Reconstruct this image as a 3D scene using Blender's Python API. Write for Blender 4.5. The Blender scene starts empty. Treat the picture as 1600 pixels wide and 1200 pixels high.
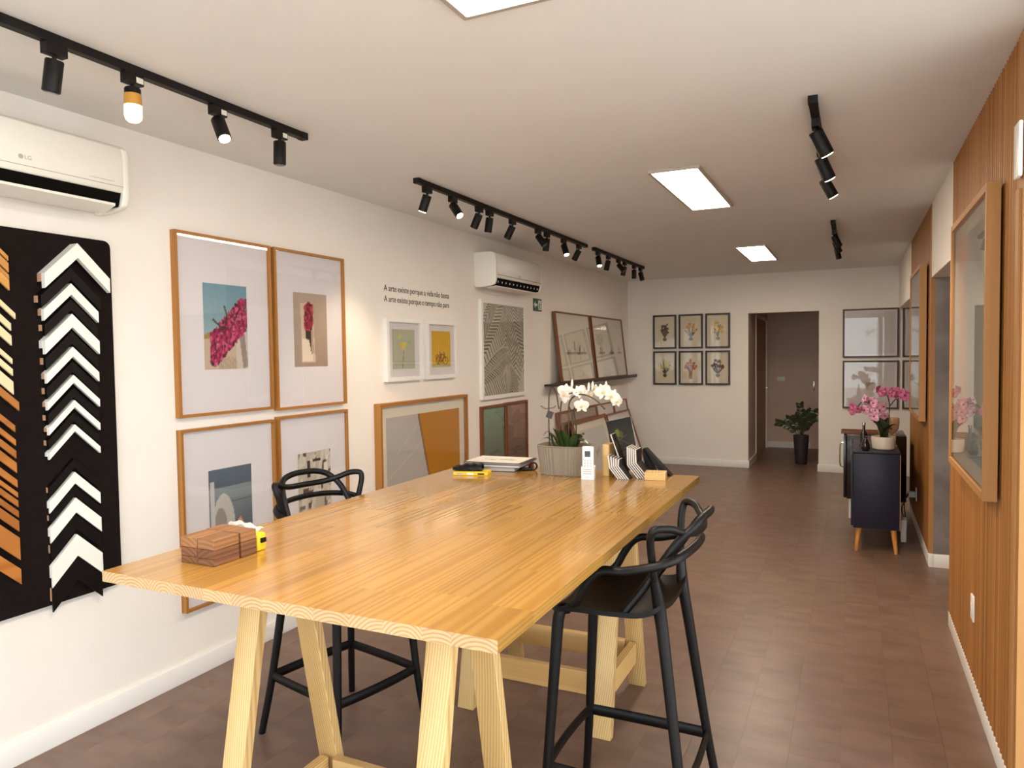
import bpy, bmesh, math, random
import numpy as np
from mathutils import Vector, Matrix
random.seed(7)
SC = bpy.context.scene
COL = SC.collection
PI = math.pi

def lin(c):
    return tuple(((x/255.0)/12.92 if x/255.0 <= 0.04045 else ((x/255.0+0.055)/1.055)**2.4) for x in c)

# ------------------------------------------------------------------ camera
cam_d = bpy.data.cameras.new('camera')
cam = bpy.data.objects.new('camera', cam_d)
COL.objects.link(cam)
cam_d.sensor_width = 36.0
cam_d.sensor_fit = 'HORIZONTAL'
cam_d.lens = 1127.7*36.0/1600.0
cam_d.clip_start = 0.02
RGT = Vector((0.9036568, 0.42804112, -0.01360843))
UPV = Vector((-0.00501725, 0.04235555, 0.99909))
FWD = Vector((-0.428228, 0.9027662, -0.04042247))
m = Matrix.Identity(4)
for i in range(3):
    m[i][0] = RGT[i]; m[i][1] = UPV[i]; m[i][2] = -FWD[i]
m[2][3] = 1.6
cam.matrix_world = m
SC.camera = cam

# ------------------------------------------------------------------ world, exposure
world = bpy.data.worlds.new('overcast_sky')
SC.world = world
world.use_nodes = True
wn = world.node_tree.nodes
wn['Background'].inputs['Color'].default_value = (0.88, 0.96, 1.0, 1)
wn['Background'].inputs['Strength'].default_value = 2.6
SC.view_settings.view_transform = 'Standard'
SC.view_settings.look = 'None'
SC.view_settings.gamma = 1.0
SC.view_settings.use_curve_mapping = False
SC.view_settings.exposure = 0.95
PANEL_POWER = 20.0          # radiance of the ceiling light panels
PANEL_COLOR = (1.0, 0.87, 0.69)

# ------------------------------------------------------------------ helpers
def tag(o, label=None, cat=None, group=None, kind=None):
    if label: o['label'] = label
    if cat: o['category'] = cat
    if group: o['group'] = group
    if kind: o['kind'] = kind
    return o

def empty(name, loc=(0, 0, 0), rz=0.0, rx=0.0):
    o = bpy.data.objects.new(name, None)
    o.empty_display_size = 0.05
    o.location = loc
    o.rotation_euler = (rx, 0, rz)
    COL.objects.link(o)
    return o

def thing(name, label, cat, loc=(0, 0, 0), rz=0.0, group=None, rx=0.0):
    return tag(empty(name, loc, rz, rx), label, cat, group)

def catmull(P, n=6, closed=False):
    P = [Vector(p) for p in P]
    out = []
    N = len(P)
    segs = N if closed else N-1
    for i in range(segs):
        if closed:
            a, b, c, d = P[(i-1) % N], P[i], P[(i+1) % N], P[(i+2) % N]
        else:
            b, c = P[i], P[i+1]
            a = P[i-1] if i > 0 else b*2-c
            d = P[i+2] if i+2 < N else c*2-b
        for k in range(n):
            t = k/n
            out.append(0.5*((2*b)+(c-a)*t+(2*a-5*b+4*c-d)*t*t+(3*b-a-3*c+d)*t**3))
    if not closed:
        out.append(P[-1])
    return out

class MB:
    def __init__(s):
        s.v = []; s.f = []
    def add(s, vs, fs):
        o = len(s.v)
        s.v += [tuple(v) for v in vs]
        s.f += [tuple(i+o for i in f) for f in fs]
        return s
    def box(s, x0, x1, y0, y1, z0, z1):
        vs = [(x, y, z) for z in (z0, z1) for y in (y0, y1) for x in (x0, x1)]
        return s.add(vs, [(0, 2, 3, 1), (4, 5, 7, 6), (0, 1, 5, 4), (2, 6, 7, 3), (0, 4, 6, 2), (1, 3, 7, 5)])
    def bar(s, p0, p1, w, h, up=(0, 0, 1), w1=None, h1=None):
        p0 = Vector(p0); p1 = Vector(p1)
        d = (p1-p0).normalized()
        a = d.cross(Vector(up)).normalized()
        b = a.cross(d).normalized()
        w1 = w if w1 is None else w1; h1 = h if h1 is None else h1
        vs = []
        for p, ww, hh in ((p0, w, h), (p1, w1, h1)):
            for q, r in ((-1, -1), (1, -1), (1, 1), (-1, 1)):
                vs.append(p+a*(q*ww/2)+b*(r*hh/2))
        return s.add(vs, [(0, 1, 2, 3), (7, 6, 5, 4), (0, 4, 5, 1), (1, 5, 6, 2), (2, 6, 7, 3), (3, 7, 4, 0)])
    def hexa(s, bottom, top):
        return s.add(list(bottom)+list(top), [(3, 2, 1, 0), (4, 5, 6, 7), (0, 1, 5, 4), (1, 2, 6, 5), (2, 3, 7, 6), (3, 0, 4, 7)])
    def tube(s, pts, r, n=10, closed=False, flat=None):
        pts = [Vector(p) for p in pts]
        N = len(pts)
        rr = r if isinstance(r, (list, tuple)) else [r]*N
        if len(rr) != N:
            rr = [rr[0]+(rr[-1]-rr[0])*i/(N-1) for i in range(N)] if len(rr) == 2 else [float(np.interp(i/(N-1)*(len(rr)-1), range(len(rr)), rr)) for i in range(N)]
        ref = None
        rings = []
        for i, p in enumerate(pts):
            if closed:
                d = pts[(i+1) % N]-pts[i-1]
            else:
                d = pts[min(i+1, N-1)]-pts[max(i-1, 0)]
            d.normalize()
            if ref is None:
                ref = Vector((0, 0, 1)) if abs(d.z) < 0.9 else Vector((1, 0, 0))
            a = (ref-d*ref.dot(d))
            if a.length < 1e-5:
                a = d.orthogonal()
            a.normalize(); ref = a
            b = d.cross(a)
            ring = []
            for k in range(n):
                t = 2*PI*k/n
                fa, fb = (1, 1) if flat is None else flat
                ring.append(p+a*(math.cos(t)*rr[i]*fa)+b*(math.sin(t)*rr[i]*fb))
            rings.append(ring)
        vs = [v for ring in rings for v in ring]
        fs = []
        M = N if closed else N-1
        for i in range(M):
            j = (i+1) % N
            for k in range(n):
                l = (k+1) % n
                fs.append((i*n+k, i*n+l, j*n+l, j*n+k))
        if not closed:
            fs.append(tuple(range(n-1, -1, -1)))
            fs.append(tuple((N-1)*n+k for k in range(n)))
        return s.add(vs, fs)
    def lathe(s, prof, n=24, c=(0, 0, 0), cap=True):
        vs = []
        for r, z in prof:
            for k in range(n):
                t = 2*PI*k/n
                vs.append((c[0]+r*math.cos(t), c[1]+r*math.sin(t), c[2]+z))
        fs = []
        for i in range(len(prof)-1):
            for k in range(n):
                l = (k+1) % n
                fs.append((i*n+k, i*n+l, (i+1)*n+l, (i+1)*n+k))
        if cap:
            fs.append(tuple(range(n-1, -1, -1)))
            fs.append(tuple((len(prof)-1)*n+k for k in range(n)))
        return s.add(vs, fs)
    def prism(s, poly, ext):
        e = Vector(ext); n = len(poly)
        a = [Vector(p) for p in poly]
        vs = a+[p+e for p in a]
        fs = [tuple(range(n-1, -1, -1)), tuple(range(n, 2*n))]
        for i in range(n):
            j = (i+1) % n
            fs.append((i, j, n+j, n+i))
        return s.add(vs, fs)
    def grid(s, fn, nu, nv, thick=0.0):
        vs = []
        for j in range(nv+1):
            for i in range(nu+1):
                vs.append(Vector(fn(i/nu, j/nv)))
        fs = [(j*(nu+1)+i, j*(nu+1)+i+1, (j+1)*(nu+1)+i+1, (j+1)*(nu+1)+i) for j in range(nv) for i in range(nu)]
        return s.add(vs, fs)
    def move(s, M, start=0):
        for i in range(start, len(s.v)):
            s.v[i] = tuple(M @ Vector(s.v[i]))
        return s
    def mesh(s, name, mat=None, smooth=False, bevel=0.0, seg=2):
        me = bpy.data.meshes.new(name)
        me.from_pydata(s.v, [], s.f)
        bm = bmesh.new(); bm.from_mesh(me)
        bmesh.ops.recalc_face_normals(bm, faces=bm.faces)
        if bevel:
            es = [e for e in bm.edges if len(e.link_faces) == 2 and e.calc_face_angle() > 0.6]
            bmesh.ops.bevel(bm, geom=es, offset=bevel, segments=seg, profile=0.5, affect='EDGES')
        bm.to_mesh(me); bm.free()
        if mat: me.materials.append(mat)
        if smooth or bevel:
            me.polygons.foreach_set('use_smooth', [True]*len(me.polygons))
            if hasattr(me, 'set_sharp_from_angle'):
                me.set_sharp_from_angle(angle=math.radians(40))
        return me
    def build(s, name, mat=None, parent=None, smooth=False, bevel=0.0, loc=None, seg=2, origin=None):
        if origin is not None:
            o0 = Vector(origin)
            s.v = [tuple(Vector(v)-o0) for v in s.v]
            loc = origin
        me = s.mesh(name, mat, smooth, bevel, seg)
        return place(name, me, parent, loc)

def place(name, me, parent=None, loc=None, rot=None):
    o = bpy.data.objects.new(name, me)
    COL.objects.link(o)
    if parent: o.parent = parent
    if loc is not None: o.location = loc
    if rot is not None: o.rotation_euler = rot
    return o

def struct(o):
    o['kind'] = 'structure'
    return o

def copy_tree(o, parent=None):
    c = o.copy()
    COL.objects.link(c)
    c.parent = parent
    for ch in list(o.children):
        copy_tree(ch, c)
    return c

# ------------------------------------------------------------------ materials
def principled(name, rgb, rough=0.5, metal=0.0, spec=0.5, coat=0.0, emit=None, es=0.0, sheen=0.0):
    m = bpy.data.materials.new(name)
    m.use_nodes = True
    b = m.node_tree.nodes['Principled BSDF']
    b.inputs['Base Color'].default_value = (*lin(rgb), 1)
    b.inputs['Roughness'].default_value = rough
    b.inputs['Metallic'].default_value = metal
    b.inputs['Specular IOR Level'].default_value = spec
    b.inputs['Coat Weight'].default_value = coat
    b.inputs['Coat Roughness'].default_value = 0.1
    if emit is not None:
        b.inputs['Emission Color'].default_value = (*emit, 1)
        b.inputs['Emission Strength'].default_value = es
    return m

def noisy(name, c1, c2, scale=4.0, rough=0.5, bump=0.0, detail=6.0, stretch=(1, 1, 1), spec=0.5, coat=0.0, rand=0.0, bscale=None, lo=0.35, hi=0.65):
    m = principled(name, c1, rough, spec=spec, coat=coat)
    nt = m.node_tree; N = nt.nodes; L = nt.links
    b = N['Principled BSDF']
    tc = N.new('ShaderNodeTexCoord'); mp = N.new('ShaderNodeMapping')
    mp.inputs['Scale'].default_value = stretch
    L.new(tc.outputs['Object'], mp.inputs['Vector'])
    nz = N.new('ShaderNodeTexNoise')
    nz.inputs['Scale'].default_value = scale
    nz.inputs['Detail'].default_value = detail
    if rand:
        oi = N.new('ShaderNodeObjectInfo'); cb = N.new('ShaderNodeVectorMath'); cb.operation = 'ADD'
        mu = N.new('ShaderNodeMath'); mu.operation = 'MULTIPLY'; mu.inputs[1].default_value = 37.0
        L.new(oi.outputs['Random'], mu.inputs[0])
        L.new(mp.outputs['Vector'], cb.inputs[0]); L.new(mu.outputs[0], cb.inputs[1])
        L.new(cb.outputs[0], nz.inputs['Vector'])
    else:
        L.new(mp.outputs['Vector'], nz.inputs['Vector'])
    cr = N.new('ShaderNodeValToRGB')
    cr.color_ramp.elements[0].position = lo; cr.color_ramp.elements[1].position = hi
    cr.color_ramp.elements[0].color = (*lin(c1), 1); cr.color_ramp.elements[1].color = (*lin(c2), 1)
    L.new(nz.outputs['Fac'], cr.inputs['Fac'])
    out = cr.outputs['Color']
    if rand:
        hs = N.new('ShaderNodeHueSaturation')
        mr = N.new('ShaderNodeMapRange'); mr.inputs['To Min'].default_value = 1-rand; mr.inputs['To Max'].default_value = 1+rand
        L.new(oi.outputs['Random'], mr.inputs['Value']); L.new(mr.outputs['Result'], hs.inputs['Value'])
        L.new(out, hs.inputs['Color']); out = hs.outputs['Color']
    L.new(out, b.inputs['Base Color'])
    if bump:
        n2 = N.new('ShaderNodeTexNoise'); n2.inputs['Scale'].default_value = bscale or scale*6; n2.inputs['Detail'].default_value = 4
        L.new(mp.outputs['Vector'], n2.inputs['Vector'])
        bp = N.new('ShaderNodeBump'); bp.inputs['Strength'].default_value = bump; bp.inputs['Distance'].default_value = 0.01
        L.new(n2.outputs['Fac'], bp.inputs['Height']); L.new(bp.outputs['Normal'], b.inputs['Normal'])
    return m

def wood(name, light, dark, axis='Y', scale=40.0, rough=0.35, coat=0.0, rand=0.10, dist=3.0, mixf=0.55):
    """growth rings around an axis along the grain: arcs on the ends, long lines on the sides"""
    m = principled(name, light, rough, coat=coat)
    nt = m.node_tree; N = nt.nodes; L = nt.links
    b = N['Principled BSDF']
    tc = N.new('ShaderNodeTexCoord'); oi = N.new('ShaderNodeObjectInfo')
    comb = N.new('ShaderNodeCombineXYZ')
    def rnd(k, amp, off):
        a = N.new('ShaderNodeMath'); a.operation = 'MULTIPLY'; a.inputs[1].default_value = k
        L.new(oi.outputs['Random'], a.inputs[0])
        f = N.new('ShaderNodeMath'); f.operation = 'FRACT'; L.new(a.outputs[0], f.inputs[0])
        g = N.new('ShaderNodeMath'); g.operation = 'MULTIPLY_ADD'; g.inputs[1].default_value = amp; g.inputs[2].default_value = off
        L.new(f.outputs[0], g.inputs[0]); return g.outputs[0]
    r1 = rnd(13.7, 0.10, -0.05); r2 = rnd(71.3, 0.05, 0.03); r3 = rnd(5.1, 9.0, 0.0)
    idx = {'X': (2, 0, 1), 'Y': (0, 2, 1), 'Z': (0, 1, 2)}[axis]
    for src, i in ((r1, idx[0]), (r2, idx[1]), (r3, idx[2])):
        L.new(src, comb.inputs[i])
    va = N.new('ShaderNodeVectorMath'); va.operation = 'ADD'
    L.new(tc.outputs['Object'], va.inputs[0]); L.new(comb.outputs[0], va.inputs[1])
    mp = N.new('ShaderNodeMapping')
    sc = [1, 1, 1]; sc['XYZ'.index(axis)] = 0.06
    mp.inputs['Scale'].default_value = sc
    L.new(va.outputs[0], mp.inputs['Vector'])
    wv = N.new('ShaderNodeTexWave'); wv.wave_type = 'RINGS'; wv.rings_direction = axis
    wv.inputs['Scale'].default_value = scale; wv.inputs['Distortion'].default_value = dist
    wv.inputs['Detail'].default_value = 2.5; wv.inputs['Detail Scale'].default_value = 0.35
    L.new(mp.outputs['Vector'], wv.inputs['Vector'])
    cr = N.new('ShaderNodeValToRGB')
    cr.color_ramp.elements[0].position = 0.25; cr.color_ramp.elements[1].position = 0.95
    cr.color_ramp.elements[0].color = (*lin(light), 1); cr.color_ramp.elements[1].color = (*lin(dark), 1)
    L.new(wv.outputs['Color'], cr.inputs['Fac'])
    nz = N.new('ShaderNodeTexNoise'); nz.inputs['Scale'].default_value = 60; nz.inputs['Detail'].default_value = 5
    mp2 = N.new('ShaderNodeMapping'); s2 = [1, 1, 1]; s2['XYZ'.index(axis)] = 0.03
    mp2.inputs['Scale'].default_value = s2
    L.new(va.outputs[0], mp2.inputs['Vector']); L.new(mp2.outputs['Vector'], nz.inputs['Vector'])
    mx = N.new('ShaderNodeMix'); mx.data_type = 'RGBA'; mx.blend_type = 'MIX'
    mul = N.new('ShaderNodeMath'); mul.operation = 'MULTIPLY'; mul.inputs[1].default_value = mixf
    L.new(nz.outputs['Fac'], mul.inputs[0]); L.new(mul.outputs[0], mx.inputs['Factor'])
    L.new(cr.outputs['Color'], mx.inputs['A']); mx.inputs['B'].default_value = (*lin(light), 1)
    hs = N.new('ShaderNodeHueSaturation')
    mr = N.new('ShaderNodeMapRange'); mr.inputs['To Min'].default_value = 1-rand; mr.inputs['To Max'].default_value = 1+rand
    L.new(oi.outputs['Random'], mr.inputs['Value']); L.new(mr.outputs['Result'], hs.inputs['Value'])
    L.new(mx.outputs['Result'], hs.inputs['Color']); L.new(hs.outputs['Color'], b.inputs['Base Color'])
    return m

def glass_mat(name='clear_pane', ior=1.45, tint=(1, 1, 1)):
    m = bpy.data.materials.new(name); m.use_nodes = True
    nt = m.node_tree; N = nt.nodes; L = nt.links
    for n in list(N):
        if n.type != 'OUTPUT_MATERIAL': N.remove(n)
    out = [n for n in N if n.type == 'OUTPUT_MATERIAL'][0]
    tr = N.new('ShaderNodeBsdfTransparent'); tr.inputs['Color'].default_value = (*tint, 1)
    gl = N.new('ShaderNodeBsdfGlossy'); gl.inputs['Roughness'].default_value = 0.0
    fr = N.new('ShaderNodeFresnel')
    # the back face of the sheet gets the inverse index so that both faces reflect alike
    gm = N.new('ShaderNodeNewGeometry'); mr = N.new('ShaderNodeMapRange')
    mr.inputs['To Min'].default_value = ior; mr.inputs['To Max'].default_value = 1.0/ior
    L.new(gm.outputs['Backfacing'], mr.inputs['Value']); L.new(mr.outputs['Result'], fr.inputs['IOR'])
    mx = N.new('ShaderNodeMixShader')
    L.new(fr.outputs[0], mx.inputs[0]); L.new(tr.outputs[0], mx.inputs[1]); L.new(gl.outputs[0], mx.inputs[2])
    L.new(mx.outputs[0], out.inputs['Surface'])
    return m

def print_mat():
    m = principled('printed_paper', (255, 255, 255), 0.6, spec=0.3)
    nt = m.node_tree
    a = nt.nodes.new('ShaderNodeVertexColor'); a.layer_name = 'ink'
    nt.links.new(a.outputs['Color'], nt.nodes['Principled BSDF'].inputs['Base Color'])
    return m

M = {}
M['wall'] = noisy('white_wall_paint', (239, 231, 222), (242, 235, 227), 2.0, 0.75, 0.03, bscale=90)
M['ceil'] = noisy('ceiling_paint', (231, 229, 226), (234, 232, 229), 1.5, 0.8, 0.02, bscale=60)
M['wall_warm'] = noisy('corridor_warm_light_tint', (222, 194, 174), (226, 199, 180), 2.0, 0.75)  # white walls tinted beige to stand in for the corridor's warm light
M['base'] = principled('white_gloss_trim', (236, 232, 226), 0.35)
M['concrete'] = noisy('grey_burnt_cement', (112, 102, 98), (142, 132, 128), 3.5, 0.55, 0.05, detail=8)
M['floor'] = noisy('brown_vinyl', (106, 81, 67), (130, 103, 89), 6.0, 0.36, 0.02, stretch=(0.6, 1.5, 1), rand=0.025, detail=7, bscale=30, lo=0.3, hi=0.72)
M['seam'] = principled('floor_seam', (104, 80, 67), 0.7)
M['pine_top'] = wood('varnished_pine', (178, 133, 64), (152, 104, 40), 'Y', 30, 0.22, coat=0.35, rand=0.10, dist=5.0, mixf=0.8)
M['pine_end'] = wood('raw_pine_end_grain', (208, 172, 128), (170, 122, 76), 'Y', 34, 0.5, rand=0.06)
M['pine_leg'] = wood('pale_pine', (216, 182, 124), (188, 142, 78), 'Z', 40, 0.45, rand=0.08)
M['pine_x'] = wood('pale_pine_crosswise', (212, 176, 120), (184, 138, 76), 'X', 40, 0.45, rand=0.08)
M['pine_y'] = wood('pale_pine_lengthwise', (226, 188, 124), (198, 148, 80), 'Y', 40, 0.45, rand=0.08)
M['slat'] = wood('honey_slat_veneer', (166, 112, 58), (138, 88, 40), 'Z', 30, 0.5, rand=0.16)
M['slat_back'] = principled('dark_slat_backing', (34, 18, 8), 0.7)
M['frame_oak'] = wood('oak_frame', (174, 118, 52), (146, 90, 34), 'Z', 30, 0.42, rand=0.06)
M['frame_oak_pale'] = wood('pale_oak_frame', (184, 134, 78), (160, 110, 58), 'Z', 24, 0.5, rand=0.04)
M['frame_brown'] = wood('brown_frame', (134, 78, 40), (104, 56, 26), 'Z', 30, 0.42, rand=0.08)
M['frame_dark'] = principled('dark_brown_frame', (44, 28, 18), 0.4)
M['frame_walnut'] = principled('thin_walnut_frame', (78, 48, 28), 0.42)
M['frame_white'] = principled('white_lacquer_frame', (240, 236, 230), 0.4)
M['matboard'] = principled('white_mat_board', (226, 219, 220), 0.8, spec=0.2)
M['paper'] = principled('cream_paper', (228, 218, 198), 0.8, spec=0.2)
M['print'] = print_mat()
M['glass'] = glass_mat()
M['black'] = principled('matt_black_polypropylene', (10, 8, 8), 0.45, spec=0.28)
M['black_metal'] = principled('black_powder_coat', (13, 9, 9), 0.5, spec=0.3)
M['black_felt'] = noisy('black_felt_board', (20, 12, 11), (25, 16, 14), 30, 0.85, spec=0.15)
M['ac_white'] = principled('white_abs_plastic', (238, 234, 224), 0.32)
M['ac_dark'] = principled('dark_vent', (9, 6, 5), 0.8, spec=0.1)
M['ac_gap'] = principled('panel_gap_shadow', (120, 106, 88), 0.6)
M['ac_grey'] = principled('pale_grey_print', (176, 172, 166), 0.5)
M['navy'] = principled('navy_lacquer', (36, 35, 50), 0.4, spec=0.3)
M['leg_wood'] = wood('tapered_leg_wood', (206, 142, 70), (180, 112, 46), 'Z', 30, 0.4)
M['ink'] = principled('dark_vinyl_letter', (48, 36, 30), 0.6)
M['planter'] = principled('greige_plastic', (132, 120, 104), 0.42)
M['soil'] = noisy('bark_soil', (58, 42, 30), (96, 70, 48), 60, 0.9, 0.3)
M['leaf'] = noisy('orchid_leaf', (40, 54, 24), (62, 80, 34), 12, 0.38)
M['leaf_dark'] = noisy('zz_leaf', (38, 46, 24), (58, 66, 34), 15, 0.3)
M['stem'] = noisy('orchid_stem', (48, 40, 24), (70, 60, 34), 30, 0.5)
M['petal_w'] = principled('white_petal', (226, 217, 205), 0.55)
M['petal_p'] = noisy('pink_petal', (222, 150, 174), (238, 188, 204), 60, 0.5)
M['petal_d'] = noisy('deep_pink_petal', (178, 74, 118), (214, 126, 158), 60, 0.5)
M['lip_y'] = principled('yellow_lip', (226, 186, 90), 0.5)
M['lip_m'] = principled('magenta_lip', (150, 30, 80), 0.5)
M['white_pl'] = principled('white_plastic', (240, 238, 234), 0.35)
M['lcd'] = principled('grey_lcd', (58, 58, 58), 0.2)
M['yellow_pl'] = principled('yellow_plastic', (240, 196, 40), 0.4)
M['steel'] = principled('chrome', (200, 200, 200), 0.15, metal=1.0)
M['alu'] = principled('aluminium_rim', (188, 178, 168), 0.4, metal=0.3)
M['walnut_blk'] = wood('dark_wood_block', (124, 80, 50), (90, 54, 30), 'Y', 22, 0.6, rand=0.12)
M['walnut_blk_y'] = wood('light_wood_block', (150, 104, 66), (120, 78, 46), 'Y', 22, 0.6, rand=0.1)
M['white_smp'] = principled('white_moulding', (238, 236, 228), 0.4)
M['black_smp'] = principled('black_moulding', (12, 8, 7), 0.45, spec=0.25)
M['cream_smp'] = principled('cream_moulding', (232, 208, 166), 0.5)
M['gold_smp'] = wood('golden_moulding', (206, 150, 78), (180, 118, 50), 'X', 30, 0.45)
M['brown_smp'] = wood('brown_moulding', (178, 112, 46), (150, 86, 30), 'X', 30, 0.45)
M['raw_end'] = principled('raw_wood_end', (196, 150, 116), 0.7)
M['page'] = noisy('paper_page_edges', (196, 186, 178), (222, 214, 206), 200, 0.8, stretch=(1, 1, 30))
M['dark_cover'] = principled('dark_catalogue_cover', (46, 40, 38), 0.5)
M['ceramic'] = principled('cream_ceramic', (222, 208, 190), 0.3, coat=0.3)
M['amber'] = principled('amber_glass', (222, 176, 134), 0.08, coat=0.5)
M['bottle'] = principled('dark_glass_bottle', (26, 18, 20), 0.08, coat=0.6)
M['fridge'] = principled('black_gloss_cabinet', (24, 16, 18), 0.15, coat=0.4)
M['green'] = principled('exit_sign_green', (30, 84, 58), 0.5)
M['sign_white'] = principled('exit_sign_white', (222, 226, 214), 0.5)
M['door_wood'] = noisy('warm_door_laminate', (196, 148, 106), (204, 156, 114), 6, 0.5)
M['pot_dark'] = principled('dark_grey_pot', (52, 46, 50), 0.5)
M['pavement'] = noisy('outdoor_pavement', (206, 200, 190), (218, 212, 202), 2, 0.85)
M['bulb'] = principled('lens_glare_glow', (255, 220, 160), 0.3, emit=(1.0, 0.66, 0.30), es=3.0)  # glowing shell that imitates the lens glare, not a bare bulb
M['glare_top'] = principled('amber_glare', (196, 142, 58), 0.3)  # amber upper fade of the glare, put into the colour
M['lens_on'] = principled('lit_lens', (255, 245, 225), 0.3, emit=(1.0, 0.86, 0.64), es=10.0)
M['lens_off'] = principled('unlit_lens', (60, 54, 50), 0.2)
M['diffuser'] = principled('lit_panel_diffuser', (255, 250, 240), 0.5, emit=PANEL_COLOR, es=PANEL_POWER)
M['sticker'] = principled('white_sticker', (226, 220, 210), 0.6)
M['cable'] = principled('black_cable', (24, 20, 18), 0.5)

# ------------------------------------------------------------------ dimensions (metres)
XL, XR, YB, ZC = -3.0, 0.502, 10.312, 2.653

# ================================================================== STRUCTURE
fl = struct(MB().box(-3.0, 1.7, -1.2, 12.75, -0.12, -0.004).build('floor', M['seam']))
PW, PL = 0.187, 1.22
pm = MB().box(-PW/2+0.0003, PW/2-0.0003, -PL/2+0.0003, PL/2-0.0003, -0.004, 0.0).mesh('floor_plank', M['floor'])
ix = 0
x = -3.033+PW/2
while x-PW/2 < 0.75:
    y = -1.2-PL*((ix*0.37) % 1.0)+PL/2
    while y-PL/2 < 12.75:
        a, b_ = max(x-PW/2, -3.0), min(x+PW/2, 0.75)
        c, d = max(y-PL/2, -1.2), min(y+PL/2, 12.75)
        if b_-a > PW-0.001 and d-c > PL-0.001:
            place('floor_plank', pm, fl, (x, y, 0))
        elif b_-a > 0.01 and d-c > 0.01:
            MB().box(a+0.0003, b_-0.0003, c+0.0003, d-0.0003, -0.004, 0).build('floor_plank', M['floor'], fl, origin=((a+b_)/2, (c+d)/2, 0))
        y += PL
    x += PW; ix += 1

struct(MB().box(-3.15, 1.85, -1.25, YB+0.12, ZC, ZC+0.12).build('ceiling', M['ceil']))
struct(MB().box(-3.15, -3.0, -1.25, YB+0.12, -0.12, ZC).build('wall_left', M['wall']))
# back wall around the doorway
DX0, DX1, DZ = -1.31, -0.42, 2.122
struct(MB().box(-3.0, DX0, YB, YB+0.12, -0.004, ZC).box(DX1, 1.7, YB, YB+0.12, -0.004, ZC).box(DX0, DX1, YB, YB+0.12, DZ, ZC).build('wall_back', M['wall']))
# corridor beyond the doorway
struct(MB().box(DX0-0.1, DX0, YB+0.12, 11.12, -0.004, 2.45).build('wall_corridor_left', M['wall_warm']))
struct(MB().box(DX0-0.1, 0.75, 12.72, 12.82, -0.004, 2.45).build('wall_corridor_end', M['wall_warm']))
struct(MB().box(0.65, 0.75, YB+0.12, 12.72, -0.004, 2.45).build('wall_corridor_right', M['wall_warm']))
struct(MB().box(DX0-0.2, 0.75, YB+0.12, 12.82, 2.45, 2.55).build('ceiling_corridor', M['wall_warm']))
struct(MB().box(DX0-0.1, DX0+0.0, 12.62, 12.72, -0.004, 2.45).box(DX0-0.1, DX0, 11.12, 12.62, 2.14, 2.45).build('wall_corridor_header', M['wall_warm']))
d1 = struct(empty('door_1', (DX0, 11.9, 0)))
MB().box(-0.05, -0.012, -0.72, 0.70, 0.0, 2.1).build('leaf', M['door_wood'], d1)
MB().box(-0.10, 0.012, -0.78, -0.72, 0.0, 2.14).box(-0.10, 0.012, 0.70, 0.74, 0.0, 2.14).box(-0.10, 0.012, -0.72, 0.70, 2.1, 2.14).build('door_frame', M['base'], d1)
MB().tube([(0.0, 0.60, 1.0), (0.04, 0.60, 1.0), (0.04, 0.50, 1.0)], 0.008, 8).build('door_handle', M['steel'], d1, smooth=True)
d2 = struct(empty('door_2', (-0.62, 12.715, 0)))
MB().box(-0.02, 0.62, -0.012, 0.0, 0.0, 2.1).build('leaf', M['wall_warm'], d2)
MB().box(0.02, 0.045, -0.05, -0.012, 0.96, 1.10).build('door_handle', M['steel'], d2, bevel=0.004)

# right side: two slat-clad wall pieces, the opening between them, a beam above
struct(MB().box(0.535, 0.66, 2.93, 4.80, -0.004, ZC).build('wall_right_front', M['wall']))
struct(MB().box(0.535, 1.7, 6.075, 6.20, -0.004, ZC).box(0.535, 0.66, 6.20, 8.10, -0.004, ZC).build('wall_right_middle', M['wall']))
struct(MB().box(0.530, 1.7, 6.060, 6.075, 0.10, 2.118).build('wall_cement_return', M['concrete']))
struct(MB().box(0.505, 0.535, 4.80, 6.06, 2.118, ZC).box(0.535, 0.66, 4.80, 6.075, 2.118, ZC).box(0.505, 0.66, 8.10, YB, 2.118, ZC).build('trim_1', M['wall']))
struct(MB().box(1.7, 1.85, 2.93, YB+0.12, -0.12, ZC).build('wall_right_outer', M['wall']))
struct(MB().box(0.66, 1.7, 2.93, 3.05, -0.004, ZC).build('wall_side_room', M['wall']))
# baseboards
struct(MB().box(-3.0, -2.985, -1.2, YB, 0, 0.098).build('baseboard_left', M['base'], bevel=0.003))
struct(MB().box(-2.985, DX0+0.012, YB-0.015, YB, 0, 0.098).box(DX1-0.012, 1.7, YB-0.015, YB, 0, 0.098).build('baseboard_back', M['base'], bevel=0.003))
struct(MB().box(DX0, DX0+0.012, YB, 11.12, 0, 0.098).build('baseboard_corridor', M['base']))
struct(MB().box(DX0, 0.65, 12.705, 12.715, 0, 0.098).build('baseboard_corridor_end', M['base']))
struct(MB().box(0.500, 0.535, 2.99, 4.805, 0, 0.085).build('baseboard_right_front', M['base'], bevel=0.002))
struct(MB().box(0.500, 0.535, 6.045, 8.10, 0, 0.098).box(0.535, 1.7, 6.045, 6.060, 0, 0.098).build('baseboard_right_middle', M['base'], bevel=0.002))

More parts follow.
